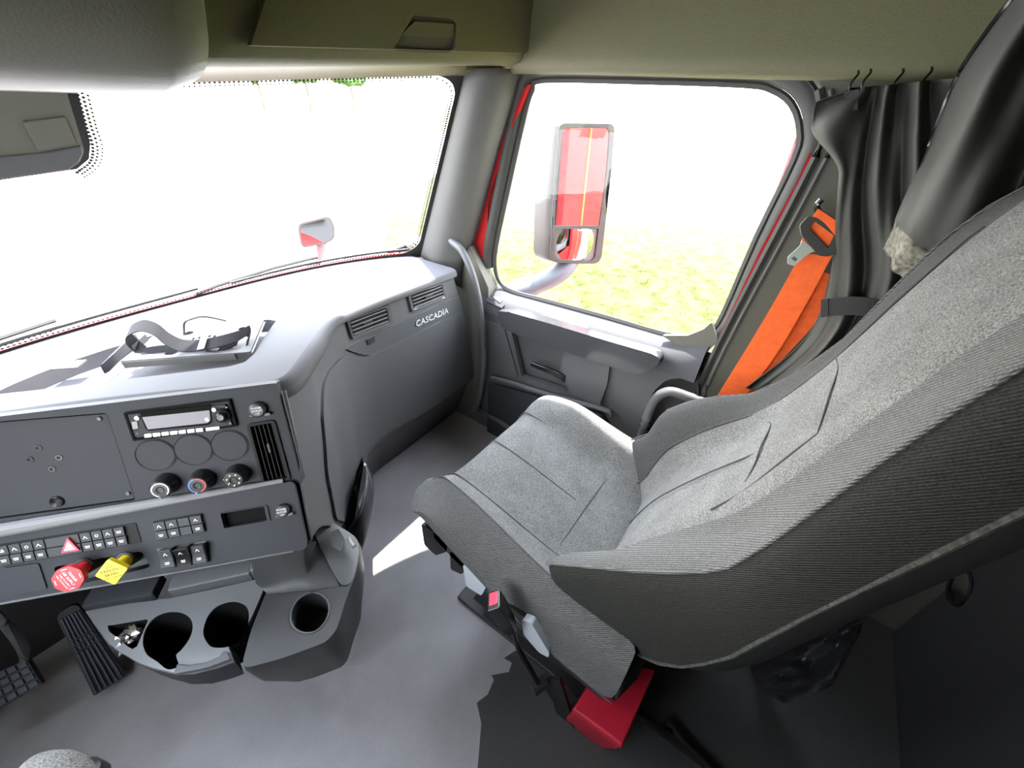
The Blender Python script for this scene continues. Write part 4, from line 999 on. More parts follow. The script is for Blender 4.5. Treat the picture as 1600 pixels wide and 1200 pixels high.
obj('worn_hem', tube(bs(0, .0, 8.5), [.0032+.0018*math.sin(i*2.3)**2 for i in range(15)], 6), 'hem', sideL)
def bseam(pts, r=.0018, k=1): seam([Vector((0, .0014*(k-1), .0006*(k-1)))+back_row(t)[int(c)].lerp(back_row(t)[min(int(c)+1, nb_-1)], c-int(c))+Vector((0, .0014, .0006)) for t, c in pts], r, back)
bseam([(.6, 10), (1.2, 10), (2, 10), (3, 10), (4.0, 10)])
bseam([(4.0, 8.8), (4.1, 9.4), (4.15, 10), (4.1, 11), (4.0, 11.8)], k=3)
bseam([(3.5, 7.7), (4.0, 8.2), (4.6, 8.6), (5.0, 8.8)])
bseam([(5.0, 8.8), (5.15, 10), (5.2, 11), (5.15, 12.4)], .0014)
# --- seat base, controls and buckle on the inboard side
obj('side_valance', loft([[(.10, y, interp(ZL, y)[0]+.02), (.085, y, interp(ZL, y)[0]-.005), (.085, y, interp(ZL, y)[0]-.05), (.105, y, interp(ZL, y)[0]-.075), (.15, y, interp(ZL, y)[0]-.02)] for y in (.56, .5, .4, .3, .2, .10, .03, .0)]), 'dark', seat, smooth=50)
def ctl(name, px4, X, th, m, bev=.004):
    return obj(name, G().add(*prism(round_poly(yz(px4, X), .010), X-.0, X+th), YZ), m, seat, bevel=bev, seg=3)
ctl('height_knob', ((658, 818), (700, 848), (698, 862), (681, 868), (663, 852)), .085, .04, 'black', .008)
ctl('tilt_knob', ((703, 862), (728, 872), (722, 898), (704, 890)), .085, .03, 'black', .006)
ctl('lumbar_switch', ((723, 882), (752, 900), (760, 916), (752, 931), (728, 916)), .075, .025, 'lgrey', .006)
ctl('recline_lever', ((815, 968), (830, 974), (858, 1020), (857, 1028), (842, 1020), (818, 992)), .062, .02, 'lgrey', .006)
obj('lever_socket', G().add(*prism(round_poly(yz(((783, 938), (820, 965), (815, 985), (790, 960)), .07), .006), .07, .10), YZ), 'black', seat, bevel=.004)
# buckle on its stalk
bA = at_x(771, 937, .02); bB = at_x(800, 982, .03); bC = at_x(825, 1040, .045); bD = at_x(843, 1072, .055)
ax = (bB-bA).normalized(); bw = Vector((.55, .75, .35)); bw = (bw-ax*bw.dot(ax)).normalized(); bt = ax.cross(bw)
def bk(c, a, b): return [c+bw*x*a+bt*y*b for x, y in ((-1, -1), (1, -1), (1, 1), (-1, 1))]
buckle = obj('belt_buckle', loft([bk(bA, .025, .0155), bk(bA.lerp(bB, .3), .026, .0165), bk(bA.lerp(bB, .85), .021, .014), bk(bB+ax*.01, .010, .008)]), 'black', seat, bevel=.003)
tagb = obj('release_button', loft([bk(bA-ax*.002+bw*.003, .017, .011), bk(bA+ax*.012+bw*.003, .017, .011)]), 'hazard', buckle, bevel=.002)
tag(tagb, 'red release button')
obj('buckle_stalk', tube(smooth_path([bB, bB.lerp(bC, .5)+Vector((-.006, 0, 0)), bC, bD], 4), .007, 8), 'black', seat)
obj('stalk_anchor', tube([bD+Vector((-.02, .01, .0)), bD+Vector((.03, -.01, .0))], .017, 12), 'dark', seat)
obj('anchor_bracket', G().add(*prism(yz(((842, 1060), (875, 1060), (900, 1140), (880, 1150), (865, 1095)), .075), .072, .082), YZ), 'black', seat)
# suspension base under the cushion
obj('suspension_bellows', loft([[(x0+e, y0-e, z), (x1-e, y0-e, z), (x1-e, y1+e, z), (x0+e, y1+e, z)] for x0, x1, y0, y1 in ((.17, .62, .50, .02),) for z, e in ((.02, .0), (.08, .02), (.12, .0), (.17, .025), (.21, .0), (.26, .025), (.30, .0), (.40, .01))]), 'dark', seat, smooth=None)
obj('slide_rail', tube([(.20, .52, .012), (.215, -.32, .012)], .012, 6), 'black', seat)
obj('slide_rail', tube([(.60, .52, .012), (.60, -.32, .012)], .012, 6), 'black', seat)
obj('base_plate', G().add(*box(.52, .62, .018, (.40, .24, .012))), 'dark', seat, bevel=.004)
rp = [at_z(x, y, .03) for x, y in ((1040, 1128), (1052, 1135), (1062, 1152), (1115, 1205))]
obj('slide_handle', tube(smooth_path(rp, 4), .008, 8), 'black', seat)

# red case stowed under the rear of the seat
zt_ = .235
tp = [at_z(x, y, zt_) for x, y in ((945, 1030), (1025, 1046), (973, 1166), (895, 1108))]
cn = sum(tp, Vector())/4
case = thing('warning_triangle_case', 'flat red plastic case standing under the rear of the seat', 'case', (cn.x, cn.y, 0))
def lay(dz, k, sh=(0, 0)): return [Vector((cn.x+(p.x-cn.x)*k+sh[0], cn.y+(p.y-cn.y)*k+sh[1], zt_+dz)) for p in tp]
obj('case_lid', loft([lay(0, .97), lay(-.006, 1.0), lay(-.030, 1.0)]), 'redplastic', case, bevel=.004)
obj('case_body', loft([lay(-.032, .985, (.003, .002)), lay(-.070, .985, (.006, .004)), lay(-.215, .94, (.03, .02)), lay(-.235, .92, (.03, .02))]), 'redplastic', case, bevel=.005)
e0, e1 = lay(-.02, 1.004)[1], lay(-.02, 1.004)[2]
for k in range(5):
    for tt in (.30, .86):
        p = e0.lerp(e1, tt+.018*k); obj('embossed_mark', G().add(*box(.002, .004, .006, p)), 'redplastic', case)

# ================================================================== CUP HOLDER DRAWER
zh = .43
ch = thing('cup_holder', 'grey double cup holder pulled out below the control panel', 'cup holder', (-.40, .82, 0))
def zp(l, z=zh): return [(at_z(x, y, z).x, at_z(x, y, z).y) for x, y in l]
co = zp([(133, 955), (142, 968), (169, 1005), (190, 1020), (212, 1033), (236, 1042), (272, 1051), (300, 1050), (340, 1040), (364, 1031), (357, 1011), (372, 998), (384, 982), (394, 962), (404, 940), (414, 915), (421, 904), (397, 906), (330, 921), (259, 936), (190, 944)])
c1_ = zp([(262, 956), (283, 957), (297, 966), (301, 980), (296, 998), (283, 1016), (275, 1024), (279, 1040), (262, 1046), (246, 1034), (229, 1022), (223, 1003), (228, 982), (242, 964)])
c2_ = zp([(358, 940), (374, 941), (386, 949), (389, 966), (383, 988), (370, 1004), (358, 1010), (345, 1012), (329, 1010), (319, 996), (318, 982), (325, 962), (339, 947)])
c1_, c2_ = [[(p.x, p.y) for p in smooth_path([(a, b, 0) for a, b in q], 3, True)] for q in (c1_, c2_)]
c3_ = zp([(168, 977), (228, 967), (231, 970), (214, 1010), (207, 1014), (199, 1010), (170, 986)])
plate_ = obj('holder_plate', prism(co, zh-.012, zh, [c1_, c2_, c3_]), 'satin', ch, bevel=.003, seg=2)
def well(lp, d, nm):
    k = len(lp); b = [tuple(p) for p in grow(lp, -.006)]
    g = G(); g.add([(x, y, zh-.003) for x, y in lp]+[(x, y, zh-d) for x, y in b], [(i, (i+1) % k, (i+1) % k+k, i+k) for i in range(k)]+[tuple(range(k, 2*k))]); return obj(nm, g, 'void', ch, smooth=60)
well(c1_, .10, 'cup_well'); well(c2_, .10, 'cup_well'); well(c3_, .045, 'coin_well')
# outer skin under the plate
k_ = len(co); cc_ = Vector((sum(p[0] for p in co)/k_, sum(p[1] for p in co)/k_))
def inn(p, f): return (cc_.x+(p[0]-cc_.x)*f, cc_.y+(p[1]-cc_.y)*f)
obj('holder_skin', loft([[(*inn(p, f), z) for p in co] for f, z in ((1.0, zh-.011), (.99, zh-.03), (.93, zh-.085), (.84, zh-.11))], True, False), 'panel', ch, smooth=50)
fl_ = zp([(274, 1057), (280, 1040), (300, 1042), (325, 1038), (345, 1029), (352, 1020), (360, 1022), (364, 1033), (330, 1046)], zh-.004)
obj('front_ledge', prism(fl_, zh-.004, zh+.008), 'dash', ch, bevel=.003)
b1 = [at_z(x, y, zh+.02) for x, y in ((250, 925), (397, 893))]
off = Vector((.10, .115, 0))
def bar(px2, h0, h1, dpt, nm, m='dash'):
    a, b = [at_z(x, y, zh) for x, y in px2]; t = (b-a).normalized(); nn = Vector((-t.y, t.x, 0))
    return obj(nm, loft([[p+nn*0+Vector((0, 0, h0)), p+Vector((0, 0, h1*.8)), p+nn*.012+Vector((0, 0, h1)), p+nn*dpt+Vector((0, 0, h1)), p+nn*dpt+Vector((0, 0, h0))] for p in (a, b)]), m, ch, bevel=.004)
bar(((268, 933), (396, 905)), -.01, .032, .055, 'rear_bar')
bar(((396, 905), (421, 900)), -.01, .042, .06, 'rear_bar')
bar(((133, 955), (243, 935)), -.01, .022, .055, 'rear_bar', 'panel')
foil = thing('crumpled_foil', 'crumpled silver foil wrapper in small left well of cup holder', 'wrapper', at_z(203, 997, zh-.04))
bm = bmesh.new(); bmesh.ops.create_icosphere(bm, subdivisions=3, radius=.024)
for v_ in bm.verts: v_.co *= 1+.5*noise.noise(v_.co*150)+.25*noise.noise(v_.co*380)
me = bpy.data.meshes.new('foil_ball'); bm.to_mesh(me); bm.free(); me.materials.append(M['foil'])
fp_ = at_z(203, 999, zh-.022); link('foil_ball', me, foil, Matrix.Translation(fp_))
me2 = me.copy(); link('foil_scrap', me2, foil, Matrix.Translation(fp_+Vector((.008, .020, -.004))) @ Matrix.Rotation(1.4, 4, 'Y') @ Matrix.Scale(.7, 4))

# ================================================================== PEDALS
ac = thing('accelerator_pedal', 'ribbed black rubber accelerator pedal left of the cup holder', 'pedal', (-.66, 1.15, 0))
A0, A1, A2, A3 = at_z(88, 962, .27), at_z(118, 945, .27), at_z(196, 1058, .03), at_z(146, 1088, .03)
AF = Frame((A0+A1+A2+A3)/4, (A1-A0)+(A2-A3), ((A1-A0)+(A2-A3)).cross((A0-A3)+(A1-A2)))
ap = [AF.px(*p) for p in ((92, 958), (112, 946), (122, 946), (197, 1056), (147, 1088), (89, 968))]
obj('pedal_plate', prism(round_poly(ap, .006), -.016, 0), 'dark', ac, mx=AF.M, bevel=.004)
M['rubber2'] = mat('pedal_rubber', (.075, .085, .11), .6)
q0, q1_, q2_, q3 = [Vector(AF.px(*p)) for p in ((91, 961), (121, 946), (196, 1057), (147, 1087))]
for k in range(6):
    t = (k+.5)/6
    for a, b in ((.05, .31), (.335, .38), (.40, .455), (.475, .98)):
        pa, pb = q0.lerp(q1_, t), q3.lerp(q2_, t); u0, u1 = pa.lerp(pb, a), pa.lerp(pb, b); hw = (q1_-q0).length/12*.62*(1+.35*(a+b)/2)
        d_ = (u1-u0).normalized(); nn = Vector((-d_.y, d_.x))*hw
        obj('tread_rib', loft([[(p.x+nn.x*s, p.y+nn.y*s, z) for s, z in ((-1, -.001), (-.7, .0055), (.7, .0055), (1, -.001))] for p in (u0, u1)]), 'rubber2', ac, mx=AF.M)
obj('pedal_stem', tube([AF.at(0, .03, -.015), AF.at(.02, .08, -.10)], .012, 8), 'black', ac)
bpd = thing('brake_pedal', 'black checkered brake pedal on a bent steel arm', 'pedal', (-.80, 1.28, 0))
BF = Frame(at_z(20, 1066, .17), Vector((.80, -.60, 0)), Vector((-.35, -.55, .9)))
bq = [Vector(BF.px(*p)) for p in ((-40, 1066), (42, 1030), (66, 1068), (-20, 1118))]
obj('pedal_pad', prism(round_poly([tuple(p) for p in bq], .004), -.014, 0), 'dark', bpd, mx=BF.M, bevel=.003)
for i in range(5):
    for j in range(4):
        p = [bq[0].lerp(bq[1], (i+a)/5).lerp(bq[3].lerp(bq[2], (i+a)/5), (j+b)/4) for a, b in ((.12, .15), (.88, .15), (.88, .85), (.12, .85))]
        obj('tread_block', loft([[(q.x, q.y, z) for q in p] for z in (-.001, .005)]), 'rubber2', bpd, mx=BF.M, smooth=None)
ar = smooth_path([at_z(-30, 950, .45), at_z(6, 974, .38), at_z(28, 1000, .30), at_z(38, 1020, .22), BF.at(*BF.px(34, 1036), -.006)], 5)
obj('pedal_arm', tube(ar, .013, 8, .7), 'dash', bpd)

# ================================================================== HANDLES
gh = smooth_path([at_x(702, 366, .875), at_x(706, 377, .872), at_x(722, 392, .868), at_x(737, 425, .865), at_x(748, 470, .865), at_x(755, 530, .865), at_x(755, 575, .868), at_x(750, 612, .872), at_x(742, 642, .885)], 6)
grab = thing('grab_handle', 'long curved grey grab handle between dashboard and door', 'grab handle', at_x(742, 642, .885))
obj('handle_bar', tube(gh, .0155, 12), 'dash', grab, smooth=180)
obj('handle_mount', G().add(*prism(round_poly(yz(((688, 358), (704, 358), (713, 380), (700, 388)), .90), .008), .872, .93), YZ), 'trim', grab, bevel=.006)
lg = smooth_path([at_x(745, 640, .90), at_x(775, 655, .90), at_x(800, 672, .89)], 5)
obj('lower_rail', tube(lg, .012, 8), 'dash', grab)
loop = thing('pillar_loop', 'bent grey tube loop at the foot of the rear door pillar', 'handle', at_x(990, 740, .86))
lpth = smooth_path([at_x(985, 750, .86), at_x(998, 700, .86), at_x(1010, 655, .86), at_x(1024, 624, .86), at_x(1046, 612, .865), at_x(1075, 620, .875), at_x(1102, 630, .885), at_x(1130, 640, .90)], 5)
obj('loop_tube', tube(lpth, .017, 10), 'dash', loop, smooth=180)

# ================================================================== SEAT BELT
belt = thing('seat_belt', 'bright orange seat belt hanging beside the rear door pillar', 'seat belt', at_x(1140, 620, .86))
XB = .875
def bpt(x, y, X=XB): return at_x(x, y, X)
def strap(name, L, Rr, m, X, par, th=.0016):
    n = len(L); lp_ = smooth_path([bpt(*p, X) for p in L], 5); rp_ = smooth_path([bpt(*p, X) for p in Rr], 5)
    c = [(a+b)/2 for a, b in zip(lp_, rp_)]; wv_ = [b-a for a, b in zip(lp_, rp_)]
    return obj(name, ribbon(c, wv_, th), m, par, smooth=30)
strap('webbing', [(1252, 396), (1205, 480), (1160, 555), (1112, 632)], [(1300, 400), (1258, 478), (1212, 555), (1154, 632)], 'orange', XB, belt)
wb2 = strap('rear_webbing', [(1272, 420), (1250, 470), (1225, 520), (1185, 590), (1165, 620)], [(1300, 430), (1292, 470), (1268, 512), (1206, 580), (1180, 620)], 'orange', XB+.022, belt)
strap('upper_webbing', [(1278, 326), (1262, 350), (1250, 380)], [(1330, 360), (1312, 385), (1297, 405)], 'orange', XB-.006, belt)
BFm = Frame(at_x(1268, 372, XB-.012), at_x(1300, 398, XB-.012)-at_x(1256, 350, XB-.012), Vector((-1, -.2, .25)))
fo = round_poly([BFm.px(*p) for p in ((1249, 352), (1262, 338), (1275, 340), (1306, 362), (1306, 396), (1292, 401), (1278, 399), (1252, 368))], .006)
fi = round_poly([BFm.px(*p) for p in ((1263, 357), (1271, 345), (1302, 368), (1293, 388))], .003)
obj('tongue_body', prism(fo, -.006, .006, [fi]), 'rubber', belt, mx=BFm.M, bevel=.002)
to = [BFm.px(*p) for p in ((1253, 375), (1275, 392), (1262, 397), (1240, 416), (1230, 412), (1231, 401), (1250, 384))]
ti = [BFm.px(*p) for p in ((1236, 404), (1241, 400), (1247, 405), (1242, 409))]
tg_ = tag(obj('latch_plate', prism(round_poly(to, .003), -.0015, .0025, [ti]), 'steel', belt, mx=BFm.M, bevel=.0008), 'pale metal latch plate')
gr = smooth_path([bpt(*p, XB-.0) for p in ((1284, 312), (1277, 320), (1278, 330), (1288, 338), (1310, 352), (1330, 366))], 5)
obj('upper_guide', tube(gr, .0065, 8), 'black', belt)

# ================================================================== CURTAINS
cur = thing('curtain', 'dark grey pleated sleeper curtain hanging behind the belt', 'curtain', at_x(1200, 600, .84))
Lc = [(1328, 138), (1325, 160), (1322, 185), (1318, 215), (1314, 250), (1310, 290), (1306, 345), (1302, 400), (1292, 450), (1276, 500), (1240, 548), (1165, 606)]
Rc = [(1490, 122), (1482, 150), (1474, 185), (1466, 225), (1460, 270), (1452, 320), (1446, 370), (1442, 420), (1430, 465), (1405, 520), (1360, 575), (1290, 640)]
n_ = 80; g = G(); rows2 = []
lcs = smooth_path([(x, y, 0) for x, y in Lc], 4); rcs = smooth_path([(x, y, 0) for x, y in Rc], 4)
m_ = len(lcs)
for i in range(m_):
    r = []; t = i/(m_-1)
    for j in range(n_+1):
        s = j/n_; x = lcs[i].x+(rcs[i].x-lcs[i].x)*s; y = lcs[i].y+(rcs[i].y-lcs[i].y)*s
        x -= 52*ss(0, .10, t)*(1-ss(.22, .42, t))*(1-ss(.0, .17, s))
        ph = s*3.6+.45*math.sin(t*3.5+s*3)+.25*noise.noise(Vector((s*2, t*2.5, 5)))
        amp = .034*(1-.3*t)*(.7+.6*abs(noise.noise(Vector((s*4, 2.2, 1)))))
        fold = amp*math.sin(2*math.pi*ph)+.010*math.sin(2*math.pi*(ph*1.9+.3+t))+.018*noise.noise(Vector((s*3, t*4, 1.7)))
        edge = -.03*(1-ss(0, .10, s))*(1-ss(.25, .5, t))
        r.append(at_x(x, y, .875-.05*s+fold+edge-.02*ss(.7, 1, t)))
    rows2.append(r)
obj('curtain_cloth', loft(rows2, False, False), 'curtain', cur, smooth=180, solid=.002)
for k, (x, y) in enumerate(((1333, 130), (1352, 128), (1402, 128), (1446, 126))):
    p = at_x(x, y, .855); obj('curtain_hook', tube(smooth_path([p+Vector((.0, 0, -.018)), p+Vector((-.004, .003, 0)), p+Vector((.002, -.002, .014)), p+Vector((.01, 0, .02))], 4), .0022, 6), 'black', cur)
hp = [at_x(x, y, .838) for x, y in ((1318, 142), (1342, 140), (1340, 172), (1322, 172))]
obj('hook_tape', loft([hp, [p+Vector((-.003, 0, 0)) for p in hp]]), 'hem', cur)
tie = thing('curtain_tie', 'black webbing strap tied around the curtain behind the seat', 'strap', at_x(1340, 485, .8))
tp_ = smooth_path([at_x(x, y, X) for x, y, X in ((1284, 482, .815), (1300, 480, .800), (1335, 478, .775), (1375, 483, .765), (1420, 496, .78), (1460, 510, .80))], 5)
wv = [at_x(1300, 467, .80)-at_x(1300, 494, .80)]*len(tp_)
obj('tie_strap', ribbon(tp_, wv, .003), 'strap', tie)
a, b = tp_[0], tp_[4]
obj('tie_end', ribbon([a, a.lerp(b, .5), b], [wv[0]*1.04]*3, .006), 'strap', tie)
# second curtain gathered above the seat: a heavy fold of cloth whose lower edge rolls towards the cab
cur2 = thing('gathered_curtain', 'bunched dark curtain with frayed lower edge hanging above the seat back', 'curtain', at_x(1440, 420, .66))
Lc = [(1604, -30), (1540, 52), (1500, 112), (1470, 180), (1446, 240), (1420, 295), (1402, 335), (1396, 362)]
Rc = [(1790, -60), (1790, 30), (1780, 110), (1760, 190), (1735, 250), (1705, 310), (1670, 360), (1640, 410)]
lcs = smooth_path([(x, y, 0) for x, y in Lc], 6); rcs = smooth_path([(x, y, 0) for x, y in Rc], 6); m_ = len(lcs); rows2 = []
NS = 90
def cur2_pt(i, s):
    t = i/(m_-1); x = lcs[i].x+(rcs[i].x-lcs[i].x)*s; y = lcs[i].y+(rcs[i].y-lcs[i].y)*s+62*math.sin(math.pi*min(1, s*1.25))**.8*ss(.55, 1, t)
    fold = .050*math.cos(2*math.pi*(s*1.75-.02+.10*t))*ss(0, .12, s+.02)*(.5+.5*t)+.030*math.sin(2*math.pi*(s*3.3+.6*t))*(1-ss(.2, .9, t)*.5)+.05*noise.noise(Vector((s*2.6, t*2.4, 9.2)))
    roll = .085*(1-ss(0, .09, s))+.03*ss(.85, 1, t)
    return at_x(x, y, .69+fold+roll)
for i in range(m_): rows2.append([cur2_pt(i, j/NS) for j in range(NS+1)])
obj('curtain_cloth', loft(rows2, False, False), 'curtain', cur2, smooth=180, solid=.003)
bot = rows2[-1]; prev = rows2[-8]
fr_ = []
for k in range(7):
    u = k/6
    fr_.append([p.lerp(q, .55*(1-u))+Vector((-.006-.010*math.sin(u*math.pi)-.003*noise.noise(p*70+Vector((0, 0, u*3))), 0, -.034*u*(1+.35*noise.noise(p*38)))) for p, q in zip(bot[:62], prev[:62])])
obj('frayed_hem', loft(fr_, False, False), 'fray', cur2, smooth=180, solid=.006)
obj('edge_cord', tube([r[0]+Vector((-.0, .0, .002)) for r in rows2[:24]], .004, 6), 'black', cur2)

# ================================================================== MIRRORS
om = thing('door_mirror', 'tall black framed door mirror outside the side window', 'mirror', (1.2, 1.2, .65))
a_ = Vector((1.285, .955, 0)); b_ = Vector((1.42, .79, 0))
MF = Frame(at_y(905, 300, .875), b_-a_, Vector((-(a_-b_).y*-1, 0, 0)))
uu = Vector((.80, -.60, 0)); nn = Vector((uu.y, -uu.x, .02)); 
MF = Frame(Vector((1.352, .872, 1.12)), uu, nn)
mo = round_poly([MF.px(*p) for p in ((872, 192), (960, 193), (955, 260), (938, 412), (858, 410), (862, 330))], [.03, .03, .004, .05, .05, .004], 6)
obj('mirror_shell', loft([[MF.at(x, y, 0) for x, y in mo], [MF.at(x-.022, y, -.03) for x, y in mo], [MF.at(x*.98-.055, y*.99, -.075) for x, y in mo], [MF.at(x*.7-.06, y*.85, -.12) for x, y in mo]]), 'mirrorshell', om, smooth=60)
gi = round_poly([MF.px(*p) for p in ((879, 200), (951, 200), (946, 270), (935, 352), (865, 352), (869, 285))], [.025, .025, .002, .006, .006, .002], 6)
g2 = round_poly([MF.px(*p) for p in ((865, 357), (934, 357), (928, 408), (866, 404))], [.006, .006, .04, .035], 6)
hole2 = [gi, g2]
obj('mirror_bezel', prism(mo, .0, .008, hole2), 'rubber', om, mx=MF.M, bevel=.002)
obj('flat_glass', prism(grow(gi, .002), .002, .004), 'mirror', om, mx=MF.M, smooth=None)
# lower convex glass, domed
v, F = tri_fill(dense(g2, 60), [], [(x, y) for x in [min(p[0] for p in g2)+.02*i for i in range(12)] for y in [min(p[1] for p in g2)+.02*i for i in range(9)] if inside((x, y), g2)])
cxx = sum(p[0] for p in g2)/len(g2); cyy = sum(p[1] for p in g2)/len(g2)
obj('convex_glass', ([(p.x, p.y, .008-.9*((p.x-cxx)**2+(p.y-cyy)**2)) for p in v], F), 'mirror', om, mx=MF.M, smooth=180)
arm = smooth_path([Vector((1.06, 1.27, .62)), Vector((1.12, 1.20, .645)), Vector((1.22, 1.06, .70)), Vector((1.33, .93, .78)), Vector((1.40, .90, .86))], 5)
obj('mirror_arm', tube(arm, [.075]*8+[.07]*4+[.06]*20, 12, .75), 'armgrey', om, smooth=180)
hm = thing('hood_mirror', 'small rounded mirror standing on right side of the hood', 'mirror', (1.0, 2.3, .3))
HF = Frame(at_y(495, 362, 2.35), Vector((1, -.42, 0)), Vector((-.40, -1, .12)))
ho = round_poly([HF.px(*p) for p in ((465, 350), (515, 337), (523, 355), (523, 372), (512, 380), (472, 388), (468, 372))], .03, 5)
obj('mirror_shell', loft([[HF.at(x, y, 0) for x, y in ho], [HF.at(x*.98, y*.98, -.06) for x, y in ho], [HF.at(x*.7, y*.7, -.11) for x, y in ho]]), 'mirrorshell', hm, smooth=60)
obj('mirror_face', prism(grow(ho, -.008), .001, .003), 'mirror', hm, mx=HF.M, smooth=None)
obj('mirror_rim', prism(ho, -.004, .004, [grow(ho, -.010)]), 'rubber', hm, mx=HF.M)
st_ = [HF.at(.02, -.06, -.05), HF.at(-.02, -.16, -.08), HF.at(-.12, -.26, -.08)]
obj('mirror_stand', tube(smooth_path(st_, 5), .045, 10, .6), 'armgrey', hm, smooth=180)
# wipers parked along the foot of the windshield
def wiper(name, x0, x1, lbl):
    wp = thing(name, lbl, 'wiper', ((x0+x1)/2, yb((x0+x1)/2)+.03, ZB))
    pts = [ws(x0+(x1-x0)*i/10, .022+.02*i/10)+Vector((0, .028, .006)) for i in range(11)]
    obj('wiper_blade', tube(pts, .0045, 6), 'black', wp)
    obj('wiper_arm', tube([ws(x0+(x1-x0)*t, q_)+Vector((0, .05, .012)) for t, q_ in ((.50, .046), (.25, .03), (-.05, .0), (-.16, -.02))], .006, 6), 'rubber', wp)
wiper('wiper', .16, .80, 'black wiper blade at the right foot of the windshield')
wiper('wiper', -.62, .06, 'black wiper blade at the left foot of the windshield')

# ================================================================== PLATE AND STRAP ON THE DASH
pm = thing('mounting_plate', 'pale metal mounting plate with oval slots lying in the dash tray', 'plate', at_z(300, 545, .92))
zq = .937
PF = Frame(at_z(300, 545, zq), at_z(383, 551, zq)-at_z(188, 566, zq), (0, 0, 1))
po = [PF.px(*p) for p in ((188, 566), (383, 552), (392, 551), (413, 500), (330, 498), (255, 515))]
def oval(x, y, rx, ry): c = PF.px(x, y); return circle(c[0], c[1], rx, 16, ry)
holes = [oval(268, 553, .013, .010), oval(355, 547, .013, .010), oval(380, 515, .011, .010), oval(296, 522, .010, .010), oval(303, 531, .003, .006), oval(312, 529.5, .003, .006), oval(320, 528, .003, .006), oval(328, 527, .003, .006), oval(336, 527, .003, .006)]
mpl = obj('plate', prism(round_poly(po, .003), 0, .003, holes), 'metal', pm, mx=PF.M, bevel=.0008)
obj('front_flange', loft([[at_z(x, y, zq+.001), at_z(x, y, zq+.001)+Vector((.001, .001, -.018)), at_z(x, y, zq)+Vector((.008, .009, -.018)), at_z(x, y, zq)+Vector((.008, .009, 0))] for x, y in ((188, 566), (366, 553))]), 'mirrorshell', pm, bevel=.0015)
obj('side_flange', loft([[at_z(x, y, zq+.012), at_z(x, y, zq), at_z(x, y, zq)+Vector((.004, -.003, 0)), at_z(x, y, zq+.012)+Vector((.004, -.003, 0))] for x, y in ((392, 551), (412, 503))]), 'metal', pm, bevel=.001)
for cpx in (((322, 549), (333, 546), (347, 546), (341, 551)),): obj('clip', prism([PF.px(*p) for p in cpx], .003, .006), 'metal', pm, mx=PF.M)
obj('strap_bracket', loft([[at_z(x, y, zq)+Vector((dx, dx, dz)) for dx, dz in ((0, 0), (.003, 0), (.003, .020), (0, .020))] for x, y in ((212, 552), (232, 534))]), 'metal', pm, bevel=.001)
wr = [at_z(288, 525, zq), at_z(288, 505, zq+.03), at_z(300, 498, zq+.045), at_z(318, 494.5, zq+.05), at_z(340, 498, zq+.035), at_z(352, 501, zq+.01)]
obj('wire_loop', tube(smooth_path(wr, 6), .0028, 6), 'metal', pm)
stp = thing('dash_strap', 'grey hook and loop strap looped across the metal plate', 'strap', at_z(300, 540, zq))
spth = [(225, 550, .004), (212, 540, .012), (201, 528, .03), (203, 517, .045), (222, 509, .058), (243, 515, .052), (262, 530, .030), (285, 540, .013), (315, 539, .014), (345, 533, .022), (372, 525, .024), (388, 517, .020), (389, 530, .010), (384, 540, .003)]
sp2 = smooth_path([at_z(x, y, zq+h) for x, y, h in spth], 5)
pdir = (at_z(232, 534, zq)-at_z(212, 552, zq)).normalized()
obj('strap_band', ribbon(sp2, [pdir*.032+Vector((0, 0, .014))]*len(sp2), .0025), 'greystrap', stp, smooth=60)
sp3 = smooth_path([at_z(x, y, zq+h) for x, y, h in ((222, 552, .004), (245, 548, .005), (280, 545, .005), (320, 541, .006), (350, 540, .008), (372, 532, .014))], 5)
obj('strap_tail', ribbon(sp3, [pdir*.03+Vector((0, 0, .010))]*len(sp3), .0025), 'greystrap', stp, smooth=60)
obj('strap_buckle', loft([[p+pdir*.020+Vector((0, 0, .012)), p-pdir*.020-Vector((0, 0, .004)), p-pdir*.020+Vector((.004, -.003, -.002)), p+pdir*.020+Vector((.004, -.003, .014))] for p in (at_z(312, 538, zq+.018), at_z(320, 537, zq+.018))]), 'lgrey', stp)

# ================================================================== REAR OF THE CAB
bk_ = thing('sleeper_cabinet', 'dark low sleeper cabinet behind the seat with oval cutout', 'cabinet', (.2, -1.1, 0))
oval_c = at_y(1500, 918, -.72)
hole_o = [(oval_c.x+.055*math.cos(a), oval_c.z+.05*math.sin(a)) for a in [2*math.pi*i/20 for i in range(20)]]
XZ = Matrix(((1, 0, 0, 0), (0, 0, -1, 0), (0, 1, 0, 0), (0, 0, 0, 1)))
obj('front_panel', G().add(*prism([(-.95, .0), (.955, .0), (.955, .70), (-.95, .70)], .72, .745, [hole_o]), XZ), 'dark', bk_, bevel=.004)
obj('cabinet_top', G().add(*box(1.9, 1.1, .04, (.0, -1.28, .71))), 'trimdark', bk_, bevel=.006)
obj('cutout_rim', tube([(x, -.719, z) for x, z in hole_o+hole_o[:2]], .006, 6), 'black', bk_)
obj('cavity', G().add(*box(.3, .1, .3, (oval_c.x-.1, -.83, oval_c.z))), 'black', bk_)
bag = thing('crumpled_bag', 'crumpled black plastic flap hanging below the seat back', 'bag', (.35, -.33, .35))
bpx = [[(1165, 1010), (1230, 985), (1290, 955), (1345, 945)], [(1170, 1045), (1235, 1015), (1300, 985), (1350, 965)], [(1185, 1075), (1250, 1050), (1310, 1020), (1345, 985)], [(1225, 1100), (1268, 1085), (1300, 1070), (1330, 1010)]]
rowsb = []
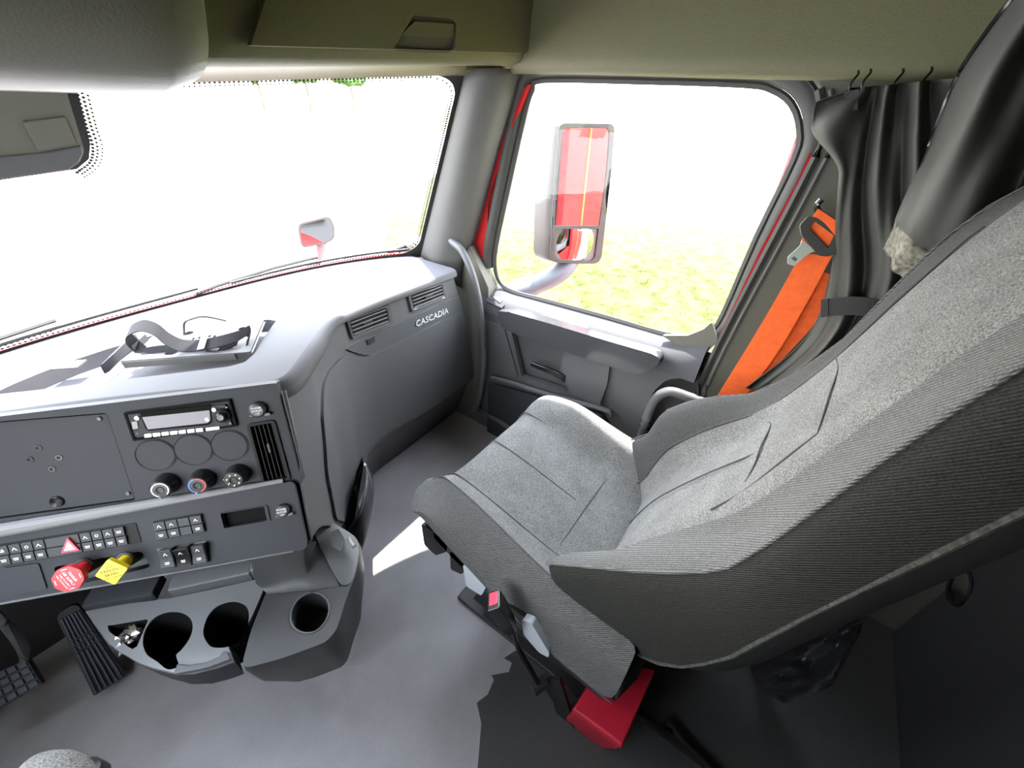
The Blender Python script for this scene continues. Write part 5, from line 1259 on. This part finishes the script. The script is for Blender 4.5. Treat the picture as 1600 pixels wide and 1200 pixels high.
for i in range(25):
    r = []
    for j in range(25):
        s, t = j/24*3, i/24*3; i0, j0 = min(2, int(t)), min(2, int(s)); a, b = t-i0, s-j0
        P = lambda u, v: Vector(bpx[u][v])
        p = P(i0, j0).lerp(P(i0, j0+1), b).lerp(P(i0+1, j0).lerp(P(i0+1, j0+1), b), a)
        f = .014*abs(noise.noise(Vector((s*1.5, t*1.6, 3)))*2)+.012*math.sin(t*4+s*2)
        r.append(at_y(p.x, p.y, -.34+f))
    rowsb.append(r)
obj('bag_sheet', loft(rowsb, False, False), 'bag', bag, smooth=50, solid=.002)
# ragged rubber matting under the seat, stretched back to darken the shaded rear floor
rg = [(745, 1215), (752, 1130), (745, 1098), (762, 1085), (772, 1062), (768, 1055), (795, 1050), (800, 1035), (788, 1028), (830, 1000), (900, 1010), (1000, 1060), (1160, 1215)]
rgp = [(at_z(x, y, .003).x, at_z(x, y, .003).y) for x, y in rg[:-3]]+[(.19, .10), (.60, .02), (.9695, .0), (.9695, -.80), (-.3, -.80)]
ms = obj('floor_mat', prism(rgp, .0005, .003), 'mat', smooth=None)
tag(recenter(ms, (.15, .05, 0)), 'dark ragged edged rubber mat under the passenger seat, stretched back as floor shade', 'mat')
# armrest of the driver's seat, its worn front end in view
da = thing('driver_seat', 'worn grey fabric armrest end of the driver seat', 'seat', (-.66, .3, 0))
c0 = at_z(68, 1205, .66)
rings = []
for i in range(12):
    t = i/11; y = c0.y+.045-.42*t; k = math.sqrt(max(.02, 1-(1-ss(0, .22, t))**2))
    rings.append([(c0.x-.012+.055*k*math.cos(q)*(1+.1*math.sin(q)), y, c0.z-.015+.05*k*math.sin(q)) for q in [2*math.pi*j/20 for j in range(20)]])
obj('armrest', loft(rings), 'fabric', da, smooth=180, sub=1)
c1d = at_z(136, 1212, .60)
obj('armrest_bolt', lathe([(0, .02), (.014, .018), (.02, .01), (.02, -.02), (0, -.02)], 16), 'dark', da, mx=Matrix.Translation(c1d))
obj('armrest_bracket', loft([[(c0.x-.03, y, .62), (c0.x+.02, y, .62), (c0.x+.02, y-.1, .0), (c0.x-.03, y-.1, .0)] for y in (c0.y-.32, c0.y-.25)]), 'dark', da)
